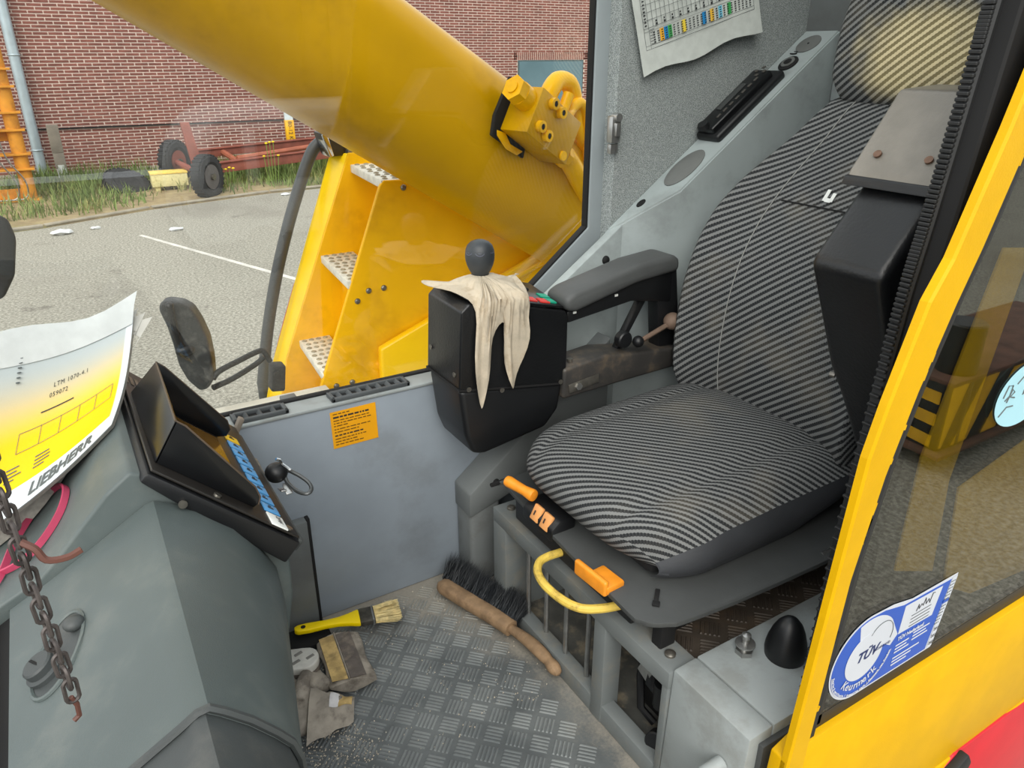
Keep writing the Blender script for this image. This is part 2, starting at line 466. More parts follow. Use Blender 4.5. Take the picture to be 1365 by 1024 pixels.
# light ledge on top of the wall, outside the vents
b = B(); b.mm((-.6, 1.452, .545), (.80, 1.512, .553), .003); mk('sill', b, GREY2, wall_right)
# felt-covered upper side wall and the window frame
b = B()
b.prof([(1.165, .55), (1.80, .55), (1.80, 2.0), (1.165, 2.0)], 1.455, 1.50)
wall_felt = struct('wall_side', b, FELT)
b = B(); b.mm((1.78, .42, 0), (1.86, 1.56, 2.0))
wall_rear = struct('wall_rear', b, GREYD)
b = B()
for z0, z1 in ((1.135, 1.30), (.96, 1.127), (.7, .952)): b.mm((1.768, 1.18, z0), (1.781, 1.34, z1), .002)
mk('rear_panel', b, GREY2, wall_rear)
b = B(); b.mm((1.766, 1.13, 1.18), (1.781, 1.20, 1.30), .002); mk('rear_recess', b, BLKM, wall_rear)
b = B(); b.mm((1.45, .44, 1.90), (1.86, 1.60, 1.98), .01); b.mm((-.6, 1.47, 1.95), (1.5, 1.60, 2.02), .01); b.mm((-.6, .42, 1.95), (1.5, .52, 2.02), .01)
ceiling = struct('ceiling', b, GREY2)
b = B(); b.mm((-.6, .50, 1.975), (1.47, 1.48, 1.981)); mk('added_roof_pane', b, GLASS, ceiling, smooth=0)  # unseen pane added to the roof to let daylight into the cab

# window frame: post, diagonal and the black gasket round the pane
win = thing('window_1', (.6, 1.5, .55), 'w', 'w'); del win['label']; del win['category']; win['kind'] = 'structure'
def band(p, q, w, side):
    p = Vector(p); q = Vector(q); d = (q-p).normalized(); n = Vector((d.z, 0, -d.x))*side
    return [p, q, q+n*w, p+n*w]
K0 = Vector((.687, 1.495, .498)); K1 = Vector((1.128, 1.495, .849)); K2 = Vector((1.128, 1.495, 2.0))
b = B(); b.poly([K0, K1, K2, K2+Vector((.075, 0, 0)), K1+Vector((.075, 0, -.055)), K0+Vector((.07, 0, -.06))], (0, .022, 0), .004)
b.tube([K0+Vector((.055, -.002, -.045)), K1+Vector((.07, -.002, -.052))], .005, 8)
mk('window_frame', b, FRAMEG, win)
b = B()
def gask(p, q):
    d = (q-p).normalized(); n = Vector((-d.z, 0, d.x))
    b.poly([p+Vector((0, .004, 0)), q+Vector((0, .004, 0)), q+n*.006+Vector((0, .004, 0)), p+n*.006+Vector((0, .004, 0))], (0, .020, 0), .002)
gask(K0, K1); gask(K1, K2)
b.mm((-.6, 1.513, .545), (.72, 1.53, .556), .002)
mk('gasket', b, BLKM, win)
b = B(); b.poly([(-.6, 1.518, .550), (.72, 1.518, .550), (1.13, 1.518, .87), (1.13, 1.518, 2.0), (-.6, 1.524, 2.0)], (0, .005, 0))
mk('window_pane', b, GLASS, win, smooth=0)
b = B(); b.mm((1.140, 1.436, 1.055), (1.166, 1.458, 1.115), .003); b.cyl((1.153, 1.428, 1.112), (1.153, 1.45, 1.112), .009, n=12)
b.mm((1.146, 1.428, 1.07), (1.160, 1.44, 1.10), .003)
b.mm((1.143, 1.442, 1.03), (1.165, 1.457, 1.052), .002)
mk('window_latch', b, STEEL, win)

# vents in the sill
def vent(name, x0, x1, n, label):
    t = thing(name, ((x0+x1)/2, 1.48, .562), label, 'air vent', 'air vents in the window sill')
    b = B(); w = .044; y0 = 1.458
    b.mm((x0, y0, .552), (x1, y0+.009, .563), .003); b.mm((x0, y0+w-.009, .552), (x1, y0+w, .563), .003)
    b.mm((x0, y0, .552), (x0+.01, y0+w, .563), .003); b.mm((x1-.01, y0, .552), (x1, y0+w, .563), .003)
    mk('vent_frame', b, mat('vent_grey_plastic', (70, 74, 76), .5), t)
    b = B(); b.mm((x0+.006, y0+.006, .5525), (x1-.006, y0+w-.006, .5545)); mk('vent_opening', b, BLKM, t)
    for k in range(1, n):
        x = x0+(x1-x0)*k/n
        b = B(); b.box((x, y0+w/2, .558), (.004, w-.012, .010), Matrix.Rotation(radians(35), 3, 'Y')); mk('slat', b, MATS['vent_grey_plastic'], t)
vent('air_vent', .222, .335, 4, 'short dark grey air vent in the sill beside the black monitor')
vent('air_vent', .428, .612, 8, 'long dark grey air vent in the sill above the yellow sticker')

# sloping console along the right rear wall
def slope_z(x): return .86+.719*(x-1.166)
rc = thing('side_console', (1.45, 1.4, .3), 'sloping grey console along the felt wall, carrying a black radio', 'console')
xa, xk, xe = 1.168, 1.288, 1.781
TOPP = [(xa, 1.432), (xk, 1.35), (xe-.002, 1.35), (xe-.002, 1.4545), (xa-.02, 1.4545)]
b = B()
t = bmesh.new()
up = [t.verts.new((x, y, slope_z(x))) for x, y in TOPP]; dn = [t.verts.new((x, y, .12)) for x, y in TOPP]
t.faces.new(up); t.faces.new(dn[::-1])
for k in range(5): t.faces.new((up[k], dn[k], dn[(k+1) % 5], up[(k+1) % 5]))
bmesh.ops.recalc_face_normals(t, faces=t.faces)
bmesh.ops.bevel(t, geom=[e for e in t.edges if min(v.co.z for v in e.verts) > .2], offset=.004, segments=2, affect='EDGES')
b.add(t)
mk('console_body', b, mat('console_grey', (158, 167, 167), .5, var=.06, vs=5, bmp=.15, bs=500, dirt=(92, 92, 90), da=.3, ds=6), rc)
# lower continuation towards the front, with its bolt
b = B(); b.prof([(.90, .12), (1.19, .12), (1.19, slope_z(1.19)-.004), (1.15, slope_z(1.15)-.004), (.88, .655), (.80, .56)], 1.425, 1.4545, .004)
mk('console_front', b, MATS['console_grey'], rc)
b = B(); b.ball((1.131, 1.424, .783), .011, (1, .6, 1), 12); mk('bolt', b, BLKM, rc)
# trims on the sloping top: oval cup plate, hole, lock, round plug
SM = frame((xa, 1.40, slope_z(xa)), (1, 0, .719), (0, 1, 0))     # x runs up the slope, y across
def on_slope(px, yy, up=0.):
    return Vector((px, yy, slope_z(px)))+Vector((-.719, 0, 1)).normalized()*up
def disc(b, c, rx, ry, h, n=28):
    d = Vector((1, 0, .719)).normalized(); e = Vector((0, 1, 0)); nn = Vector((-.719, 0, 1)).normalized()
    b.poly([Vector(c)+d*rx*cos(2*pi*k/n)+e*ry*sin(2*pi*k/n) for k in range(n)], nn*h, h*.3)
b = B(); disc(b, on_slope(1.345, 1.403), .066, .036, .003); mk('speaker_plate', b, mat('plate_grey', (104, 106, 104), .6), rc)
b = B(); disc(b, on_slope(1.235, 1.428), .014, .010, .002); mk('hole', b, BLKM, rc)
b = B(); disc(b, on_slope(1.732, 1.402), .034, .030, .003); mk('round_plug', b, MATS['plate_grey'], rc)
b = B(); disc(b, on_slope(1.732, 1.402, .003), .003, .003, .001, 10); mk('plug_dot', b, BLKM, rc)
b = B(); disc(b, on_slope(1.668, 1.403), .027, .024, .005); k1 = mk('lock_ring', b, BLKM, rc)
b = B(); disc(b, on_slope(1.668, 1.403, .005), .019, .017, .003); mk('lock_face', b, STEEL, k1)
b = B(); disc(b, on_slope(1.668, 1.403, .008), .011, .010, .001); mk('key_slot', b, BLKM, k1)
b = B(); b.box(on_slope(1.70, 1.418, .002), (.006, .018, .002)); b.box(on_slope(1.706, 1.412, .002), (.018, .005, .002)); mk('lock_mark', b, BLKM, k1)
# radio
ra = thing('car_radio', on_slope(1.52, 1.41), 'black car radio set into the sloping grey console', 'radio')
R3 = Matrix.Rotation(-math.atan(.719), 3, 'Y')
b = B(); b.box(on_slope(1.528, 1.412, .008), (.255, .078, .022), R3, .008, 3); mk('radio_surround', b, BLK, ra)
b = B(); b.box(on_slope(1.522, 1.418, .024), (.225, .058, .022), R3, .006, 3); fc = mk('radio_front', b, BLKG, ra)
b = B(); b.cyl(on_slope(1.432, 1.418, .034), on_slope(1.432, 1.418, .046), .015, .013, 20); mk('volume_knob', b, BLK, fc)
b = B(); b.box(on_slope(1.525, 1.428, .036), (.10, .016, .002), R3); mk('display', b, mat('radio_display', (58, 60, 60), .2, var=0), fc)
for k in range(7):
    b = B(); b.box(on_slope(1.467+k*.019, 1.407, .036), (.014, .006, .003), R3, .001); mk('radio_button', b, mat('radio_button', (74, 72, 68), .4), fc)
for k, (dx, dy) in enumerate(((0, 0), (.012, .012), (.024, 0), (.012, -.012))):
    b = B(); b.box(on_slope(1.594+dx, 1.418+dy, .036), (.009, .008, .003), R3, .001); mk('radio_key', b, MATS['radio_button'], fc)

# inclined duct and column in the corner in front of the seat base
dc = thing('corner_duct', (.78, 1.41, 0), 'grey corner column with a slanted duct cap rising behind the seat', 'duct')
b = B(); b.prof([(.715, 0), (.80, 0), (.80, .27), (.715, .25)], 1.375, 1.4545, .012, 3); mk('column', b, mat('duct_grey', (112, 116, 116), .5, var=.08, bmp=.15, bs=400, dirt=(84, 82, 78), da=.5, ds=9), dc)
b = B(); b.prof([(.712, .205), (.712, .272), (1.12, .60), (1.12, .40), (.84, .245)], 1.372, 1.4548, .006); mk('duct_cap', b, GREYD, dc)
b = B(); b.ball((.785, 1.371, .288), .009, (1, .5, 1), 12); mk('bolt', b, BLKM, dc)

# ------------------------------------------------------------------ seat base and the storage box beside it
sb = thing('seat_base', (.95, .98, 0), 'grey sheet-metal seat base with barred opening under the seat', 'seat base')
BASEG = mat('seat_base_grey', (112, 117, 117), .5, var=.08, vs=8, bmp=.15, bs=400, dirt=(140, 132, 116), da=.45, ds=12)
b = B()
b.mm((.73, .688, .243), (.795, 1.292, .281), .003)          # top rail
b.mm((.7305, 1.236, 0), (.80, 1.292, .25), .003)             # far post
b.mm((.7305, .862, 0), (.775, .898, .25), .003)              # middle post
b.mm((.7305, .689, 0), (.775, .704, .25), .002)
b.mm((.732, .688, 0), (.765, 1.292, .045), .003)            # bottom rail
mk('front_frame', b, BASEG, sb)
b = B(); b.mm((.80, 1.238, 0), (1.45, 1.292, .25), .002); b.mm((1.43, .69, 0), (1.45, 1.29, .25)); mk('side_panels', b, BASEG, sb)
b = B(); b.mm((.905, .90, 0), (.915, 1.24, .25)); b.mm((.76, .70, .001), (1.43, 1.24, .006)); mk('inner_panel', b, mat('inner_grey', (84, 84, 80), .7, var=.2, vs=20, dirt=(150, 138, 116), da=.7, ds=16), sb)
b = B(); b.mm((.90, .93, .06), (.904, 1.0, .2)); b.mm((.90, 1.05, .06), (.904, 1.12, .2)); b.mm((.90, 1.15, .06), (.904, 1.2, .2)); mk('inner_openings', b, BLKM, sb)
b = B(); b.mm((.84, .70, 0), (.86, .87, .24)); mk('inner_bulkhead', b, BLKM, sb)
for yy in (1.172, 1.098, 1.022, .944):
    b = B(); b.cyl((.755, yy, .03), (.755, yy, .25), .0055, n=8); mk('grille_rod', b, STEEL, sb)
b = B(); b.mm((.78, .69, .235), (1.45, 1.29, .253)); deck = mk('tread_deck', b, DECK, sb)
lay_tread(deck, DECK, lambda x, y: .80 < x < 1.24 and .70 < y < .95, .253, ox=1.0, oy=.86, step=.05, limit=80)
for yy in (1.262, .722):
    b = B(); b.lathe([(.010, 0), (.010, .004), (.006, .007), (0, .0075)], (.762, yy, .281)); mk('bolt', b, SCREW, sb)
b = B(); b.cyl((.80, .765, .10), (.80, .765, .155), .018, n=14); b.tube([(.80, .80, .20), (.79, .79, .14), (.80, .765, .12)], .010, 8); b.tube([(.82, .84, .2), (.80, .83, .12), (.79, .81, .06), (.80, .78, .04)], .008, 8)
mk('hose_fitting', b, BLK, sb)
b = B(); b.cyl((.782, .745, .045), (.758, .735, .055), .020, n=18, bev=.003); mk('knurled_knob', b, BLK, sb)
b = B(); b.box((.79, .80, .17), (.012, .03, .05), Matrix.Rotation(.4, 3, 'X')); mk('hose_clip', b, STEEL, sb)
b = B()
for k in range(26):
    a = random.random()*6.28; r = random.random()*.018
    b.ball((.785+cos(a)*r*.8, 1.165+sin(a)*r*1.3, .283+random.random()*.008), .005+random.random()*.006, (1, 1.3, .7), 6)
mk('grease_blob', b, BLKG, sb)

bx = thing('storage_box', (1.1, .60, 0), 'light grey metal storage box beside the seat, with rubber stop on its lid', 'storage box')
b = B(); b.prof([(.728, 0), (.738, .288), (.79, .291), (.79, 0)], .518, .688, .004); mk('front_cap', b, GREY2, bx)
b = B(); b.mm((.792, .518, 0), (1.55, .688, .291), .003); mk('lid', b, GREY2, bx)
b = B(); b.mm((.76, .508, 0), (1.5, .5185, .27), .002); mk('side_plate', b, mat('side_plate_dark', (72, 74, 74), .5), bx)
for q_ in ((.80, .507, .245), (.84, .507, .20)):
    b = B(); b.ball(q_, .006, (1, .5, 1), 10); mk('rivet', b, SCREW, bx)
b = B(); b.tube([(.735, .56, .20), (.70, .562, .195), (.685, .565, .18), (.672, .58, .10), (.672, .60, .02)], .013, 12); mk('grab_handle', b, GREY2, bx)
b = B(); b.lathe([(.034, 0), (.0355, .012), (.035, .02), (.033, .032), (.028, .050), (.021, .066), (.013, .076), (.005, .0805), (0, .081)], (.925, .612, .291), n=28); mk('rubber_stop', b, BLK, bx)
b = B(); b.lathe([(.016, 0), (.016, .009)], (.868, .652, .291), n=6); b.lathe([(.009, .009), (.009, .018), (.0175, .019), (.0175, .022), (.007, .023), (.006, .03), (.0085, .034), (.008, .04), (0, .043)], (.868, .652, .291), n=18); mk('ball_stud', b, STEEL, bx)

# ------------------------------------------------------------------ operator's seat
seat = thing('operator_seat', (1.0, 1.0, .253), 'operator seat in grey and black striped cloth with tall backrest', 'seat')
def ss(t): return max(0, min(1, t))
# cushion: centre profile from under the front roll to the back
prof_c = catmull([(.765, 0, .402), (.735, 0, .425), (.722, 0, .455), (.735, 0, .487), (.785, 0, .510), (.90, 0, .520), (1.05, 0, .528), (1.18, 0, .532), (1.29, 0, .520)], 6)
NJ = 33; P = []; nearrow = []
L = len(prof_c)
for i, c in enumerate(prof_c):
    s = i/(L-1)
    front = ss(1-(c.x-.72)/.16)                       # 1 at the front lip
    w = .252-.045*front**2
    seamz = interp(c.x, [.72, .76, .80, .89, 1.02, 1.22, 1.3], [.424, .442, .456, .474, .481, .487, .487]) if i > 12 else .400+.002*i
    row = []
    for j in range(NJ):
        t = -1+2*j/(NJ-1); a = abs(t)
        y = 1.003+t*w
        if i <= 14:
            # the front roll sweeps back towards the corners
            xo = .055*a**4; zo = -.028*a**3*ss((c.z-.40)/.10)
        else: xo = .055*a**4*front; zo = -.028*a**3
        z = c.z+zo
        side = ss((a-.80)/.20)
        if True:
            z = z*(1-side**2.2)+min(z, seamz)*side**2.2
        crease = -.010*math.exp(-((a-.60)/.05)**2)*ss((s-.2)*4)
        row.append((c.x+xo, y, z+crease*.7))
    P.append(row)
uv_sheet('cushion', P, FAB, seat)
# vinyl side panels follow the seam down to the pan
VIN = mat('grey_vinyl', (62, 64, 68), .55, var=.1, vs=12, bmp=.3, bs=300)
for jj, sgn, nm in ((0, -1, 'cushion_side'), (NJ-1, 1, 'cushion_side')):
    Q = []
    for i in range(5, L):
        p = Vector(P[i][jj]); zb = .388+.05*ss((p.x-1.10)/.2)
        col = []
        for k in range(7):
            q = k/6; col.append((p.x+.004*sin(pi*q), p.y+sgn*(.010*sin(pi*q))-sgn*.012*q*q, p.z*(1-q)+min(zb, p.z-.001)*q))
        Q.append(col)
    b = B(); b.grid(Q, flip=(sgn < 0)); mk(nm, b, VIN, seat, smooth=60)
b = B(); b.mm((.775, .80, .385), (1.26, 1.21, .47), .02); mk('cushion_core', b, BLKM, seat)
# white stitching and the strap end
b = B(); b.box((.762, .768, .379), (.034, .008, .003), Matrix.Rotation(.75, 3, 'Z'), .001); b.box((.747, .753, .378), (.012, .013, .004), Matrix.Rotation(.75, 3, 'Z'), .001); mk('strap_end', b, BLKM, seat)
# pan under the cushion
pan = catmull([(.70, .738, 0), (.735, .708, 0), (.80, .695, 0), (1.15, .672, 0), (1.28, .68, 0), (1.30, .9, 0), (1.28, 1.25, 0), (.76, 1.25, 0), (.735, 1.235, 0), (.722, 1.19, 0), (.696, .80, 0)], 4, True)
b = B(); b.poly([(p.x, p.y, .365+.02*ss((p.x-.9)/.4)) for p in pan], (0, 0, .010), .003)
mk('seat_pan', b, mat('pan_dark_plastic', (66, 68, 68), .55, var=.1, bmp=.2, bs=300), seat)
b = B(); b.mm((.80, .78, .253), (1.25, 1.22, .365), .01); b.mm((.755, .74, .253), (.79, .765, .366), .003); mk('suspension', b, BLKM, seat)
b = B(); b.mm((.735, .80, .30), (.80, 1.20, .363), .004); mk('front_bracket', b, BLK, seat)
b = B()
b.ball((1.135, .667, .388), .013, (1, 1, 1), 14); b.cyl((1.135, .67, .388), (1.16, .665, .388), .008, n=12); b.ball((1.165, .665, .388), .016, n=14); b.cyl((1.10, .69, .385), (1.2, .69, .385), .005, n=8)
mk('ball_joint', b, STEEL, seat)
# orange handles and switches along the front of the pan
b = B(); b.tube([(.70, 1.245, .372), (.74, 1.25, .37)], .005, 8); mk('tilt_rod', b, BLKM, seat)
b = B(); b.lathe([(.011, 0), (.0125, .006), (.0115, .02), (.0105, .05), (.0125, .066), (.0135, .074), (.012, .078), (.007, .079)], (0.700, 1.176, 0.420), (.02, -.078, -.004), 18)
mk('tilt_handle', b, ORNG, seat)
b = B(); b.prof([(.706, .356), (.706, .384), (.726, .400), (.765, .400), (.765, .356)], 1.015, 1.125, .006); mk('switch_housing', b, BLK, seat)
for y0 in (1.044, 1.079):
    b = B(); b.box((.714, y0, .388), (.009, .028, .034), Matrix.Rotation(radians(28), 3, 'Y'), .003); sw = mk('rocker_switch', b, ORNL, seat)
    b = B(); b.box((.7085, y0-.002, .385), (.001, .010, .003), Matrix.Rotation(radians(28), 3, 'Y')); b.box((.7085, y0+.002, .391), (.001, .003, .010), Matrix.Rotation(radians(28), 3, 'Y')); mk('symbol', b, INK, sw)
b = B(); Rl = Matrix.Rotation(radians(4), 3, 'Z')
b.box((.692, .866, .380), (.012, .086, .032), Rl, .005, 3); b.box((.712, .850, .377), (.042, .058, .016), Rl, .004); mk('adjust_lever', b, ORNG, seat)
yb = catmull([(.775, 1.016, .326), (.736, 1.022, .320), (.706, 1.026, .318), (.681, 1.019, .318), (.661, .994, .318), (.652, .956, .318), (.655, .911, .318), (.665, .878, .318), (.684, .857, .318), (.726, .837, .320), (.775, .826, .326)], 5)
b = B(); b.tube(yb, .0085, 10); mk('slide_bar', b, YBAR, seat)

# backrest
pc = [(1.262, .470), (1.250, .53), (1.245, .60), (1.250, .68), (1.262, .76), (1.285, .84), (1.325, .92), (1.375, .99), (1.425, 1.055), (1.462, 1.105), (1.488, 1.140), (1.512, 1.158), (1.545, 1.160), (1.575, 1.145), (1.592, 1.11)]
cur = catmull([(x, 0, z) for x, z in pc], 4)
P = []; L = len(cur); back = []
for i, c in enumerate(cur):
    zref = c.z if i < L*.8 else 1.16
    hw = interp(zref, [.47, .55, .65, .75, .85, .92, .98, 1.03, 1.08, 1.12, 1.16], [.235, .248, .256, .258, .254, .244, .226, .200, .172, .156, .135])
    d = cur[min(i+1, L-1)]-cur[max(i-1, 0)]; n = Vector((-d.z, 0, d.x)).normalized()      # forward normal
    row = []
    for j in range(NJ):
        t = -1+2*j/(NJ-1); a = abs(t)
        bol = .045*ss((a-.35)/.45)**1.5*interp(zref, [.47, .55, .9, 1.05, 1.16], [.5, 1, .8, .3, 0])
        edge = -.085*ss((a-.84)/.16)**2
        y = 1.0+hw*(math.sin(t*pi/2*.92)/math.sin(pi/2*.92))
        row.append(Vector((c.x, y, c.z))+n*(bol+edge))
    P.append(row)
uv_sheet('backrest', P, FAB, seat, flip=True)
b = B()
shell = [[Vector((p.x, p.y, p.z)) for p in (r[0], r[NJ//4], r[NJ//2], r[3*NJ//4], r[-1])] for r in P[::4]]
Q = []
for r in P[:int(L*.9):3]:
    Q.append([r[0]+Vector((0, 0, 0)), r[0]+Vector((.05, .02, -.02)), r[NJ//2]+Vector((.135, 0, -.05)), r[-1]+Vector((.05, -.02, -.02)), r[-1]])
b.grid(Q); mk('back_shell', b, VIN, seat, smooth=60)
# a torn strip of white tape on the backrest
TF = frame((1.3625, .998, .9775), (0, -1, 0), (.6, 0, .8))
b = B(); rect(b, TF, -.010, -.010, -.002, .016, .0012); rect(b, TF, -.004, -.012, .010, -.003, .0012); rect(b, TF, .006, -.010, .014, .010, .0012)
mk('tape_scrap', b, WHITE, seat)
# seams
def seam(tt, i0, i1, nm='seam'):
    b = B(); j = int((tt+1)/2*(NJ-1)); b.tube([Vector(P[i][j])+Vector((-.0015, 0, .0005)) for i in range(i0, i1)], .0011, 5); mk(nm, b, mat('seam_thread', (150, 150, 146), .8, var=0), seat)
seam(.42, 3, L-12)
b = B(); i = int(L*.47); b.tube([Vector(P[i][j])+Vector((-.002, 0, .001)) for j in range(6, int(.71*(NJ-1)))], .0016, 5); mk('cross_seam', b, BLKM, seat)
# headrest
hp = catmull([(1.535, 0, 1.140), (1.500, 0, 1.150), (1.482, 0, 1.185), (1.480, 0, 1.24), (1.492, 0, 1.32), (1.508, 0, 1.39), (1.53, 0, 1.43), (1.57, 0, 1.44), (1.60, 0, 1.42)], 5)
P2 = []; L2 = len(hp)
for i, c in enumerate(hp):
    d = hp[min(i+1, L2-1)]-hp[max(i-1, 0)]; n = Vector((-d.z, 0, d.x)).normalized()
    hw = interp(c.z, [1.14, 1.16, 1.20, 1.30, 1.40, 1.44], [.130, .146, .162, .165, .155, .13])
    row = []
    for j in range(NJ):
        t = -1+2*j/(NJ-1); a = abs(t)
        row.append(Vector((c.x, .985+hw*math.sin(t*pi/2*.9)/math.sin(pi/2*.9), c.z))+n*(-.075*ss((a-.75)/.25)**2-.012*a*a))
    P2.append(row)
uv_sheet('headrest', P2, FABH, seat, flip=True)
b = B(); b.mm((1.525, .86, 1.17), (1.60, 1.11, 1.41), .03, 3); mk('headrest_back', b, VIN, seat)
for q_ in (.93, 1.07):
    b = B(); b.cyl((1.57, q_, 1.08), (1.565, q_, 1.2), .008, n=10); mk('headrest_post', b, STEEL, seat)

# ------------------------------------------------------------------ right control console with joystick
rcn = thing('control_console', (.78, 1.355, .45), 'black box-shaped control console right of the seat, with joystick and coloured buttons', 'control console')
y0, y1 = 1.268, 1.423
up_p = [(.640, .60), (.650, .775), (.668, .790), (.78, .768), (.905, .735), (.912, .72), (.912, .565), (.905, .56)]
b = B(); b.prof(up_p, y0, y1, .010, 3); mk('upper_shell', b, BOXB, rcn)
b = B(); b.prof([(.642, .605), (.905, .562), (.895, .50), (.86, .462), (.70, .438), (.672, .445), (.655, .49)], y0+.002, y1-.002, .012, 3); mk('lower_shell', b, BLK, rcn)
b = B(); b.prof([(.638, .604), (.912, .560), (.912, .565), (.638, .609)], y0-.001, y1+.001); mk('joint_line', b, BLKM, rcn)
b = B(); b.poly([(.676, y0+.018, .790), (.676, y1-.018, .790), (.80, y1-.018, .766), (.80, y0+.018, .766)], (.0008, 0, .004), .001); mk('top_plate', b, BLK, rcn)
b = B(); b.poly([(.806, y0+.004, .764), (.806, y1-.012, .782), (.900, y1-.012, .758), (.900, y0+.004, .740)], (.0012, 0, .005), .001); kp = mk('keypad', b, BLKG, rcn)
RD = mat('button_red', (216, 62, 56), .5, var=.05); GN = mat('button_green', (24, 160, 128), .5, var=.05)
KM = frame((.806, y0+.006, .7695), (.094, 0, -.024), (0, .156, .018))
for (u, v), mm_ in (((.012, .010), RD), ((.044, .008), RD), ((.064, .012), GN), ((.066, .042), GN), ((.008, .060), GN)):
    b = B(); rect(b, KM, u, v, u+.024, v+.022, .003); mk('key_button', b, mm_, kp)
b = B(); rect(b, KM, -.004, .036, .022, .056, .004); mk('white_tape', b, WHITE, kp)
b = B(); b.ball(KM @ Vector((.028, .062, .006)), .009, (1.6, 1, .8), 10); mk('rocker_knob', b, BLK, kp)
for p in ((.662, y0-.001, .605), (.742, y0-.001, .585), (.895, y0-.001, .57)):
    b = B(); b.cyl(p, (p[0], p[1]-.002, p[2]), .0055, n=12); mk('screw', b, SCREW, rcn)
for p in ((.6415, 1.29, .635), (.6425, 1.402, .66)):
    b = B(); b.cyl(p, (p[0]-.002, p[1], p[2]), .0055, n=12); mk('screw', b, SCREW, rcn)
b = B(); b.cyl((.690, 1.288, .786), (.690, 1.288, .792), .008, n=14); mk('cap_screw', b, BLK, rcn)
# joystick
JX = Vector((.742, 1.355, 0))
b = B(); b.cyl((.742, 1.355, .77), (.742, 1.355, .83), .010, n=12); b.lathe([(.013, .812), (.0165, .820), (.0225, .829), (.0275, .840), (.0305, .851), (.0312, .861), (.0302, .872), (.0265, .882), (.0195, .889), (.010, .893), (0, .894)], (.742, 1.355, 0), n=28)
js = mk('joystick', b, mat('joystick_knob', (52, 56, 60), .45, var=.1, bmp=.2, bs=300), rcn)
b = B()
c0 = Vector((.742, 1.355, .860))
for az, el in ((-118, 30), (-60, 36), (-170, 30)):
    d = Vector((cos(radians(az))*cos(radians(el)), sin(radians(az))*cos(radians(el)), sin(radians(el))))
    a_ = d.cross(Vector((0, 0, 1))).normalized(); b_ = a_.cross(d)
    for rr in (.006, .0105):
        b.tube([c0+(d*math.sqrt(max(0, .0316**2-rr*rr))+a_*rr*cos(2*pi*k/18)+b_*rr*sin(2*pi*k/18)) for k in range(18)], .0007, 5, True)
mk('button_ring', b, mat('knob_ring', (92, 94, 110), .5, var=0), js)
b = B(); b.tube([(.742+.0172*cos(2*pi*k/20), 1.355+.0172*sin(2*pi*k/20), .8195) for k in range(20)], .0022, 6, True); b.ball((.735, 1.338, .817), .004, n=8); mk('cable_tie', b, BLKM, js)
# armrest and its mechanism
ar = B()
ar.prof([(.905, .735), (.900, .762), (.925, .775), (1.10, .813), (1.20, .822), (1.225, .810), (1.225, .780), (1.10, .768), (.93, .728)], 1.262, 1.345, .012, 3)
mk('armrest_pad', ar, mat('armrest_grey', (76, 78, 78), .6, var=.1, bmp=.25, bs=350), rcn)
b = B(); b.prof([(.918, .700), (.915, .728), (1.20, .785), (1.22, .785), (1.22, .70), (1.10, .722)], 1.278, 1.335, .006); ab = mk('armrest_base', b, BLK, rcn)
for p in ((.935, 1.277, .724), (1.05, 1.277, .745)):
    b = B(); b.box(p, (.008, .002, .005)); mk('clip', b, WHITE, ab)
b = B(); b.prof([(1.17, .78), (1.23, .80), (1.27, .55), (1.20, .54)], 1.28, 1.32, .006); b.prof([(1.06, .57), (1.075, .57), (1.165, .715), (1.145, .715)], 1.30, 1.32, .003); mk('armrest_support', b, BLK, rcn)
b = B(); b.prof([(.90, .600), (1.02, .612), (1.09, .600), (1.26, .585), (1.26, .535), (1.05, .530), (.90, .525)], 1.262, 1.345, .008, 3); mk('mounting_arm', b, mat('arm_dark_brown', (58, 56, 54), .45, var=.2, vs=14, dirt=(112, 96, 76), da=.5, ds=14), rcn)
b = B(); b.box((.955, 1.259, .555), (.085, .004, .022), Matrix.Rotation(-.12, 3, 'Y'), .0018); pl_ = mk('slotted_plate', b, SCREW, rcn)
b = B(); b.cyl((.938, 1.258, .553), (.938, 1.252, .553), .009, n=6); mk('nut', b, STEEL, pl_)
b = B(); b.cyl((1.075, 1.262, .635), (1.075, 1.285, .635), .020, n=18, bev=.003); b.ball((1.108, 1.258, .628), .014, n=14); mk('adjuster_knob', b, BLK, rcn)
b = B(); b.tube([(1.12, 1.26, .628), (1.20, 1.262, .652)], .006, 8); b.ball((1.215, 1.262, .658), .021, (1.1, 1, 1), 14); mk('lock_lever', b, mat('lever_brown', (112, 92, 78), .7, var=.2, vs=40), rcn)
for p in ((.935, 1.29, .604), (.99, 1.275, .598)):
    b = B(); b.cyl(p, (p[0], p[1], p[2]+.006), .007, n=10); mk('pan_screw', b, SCREW, rcn)

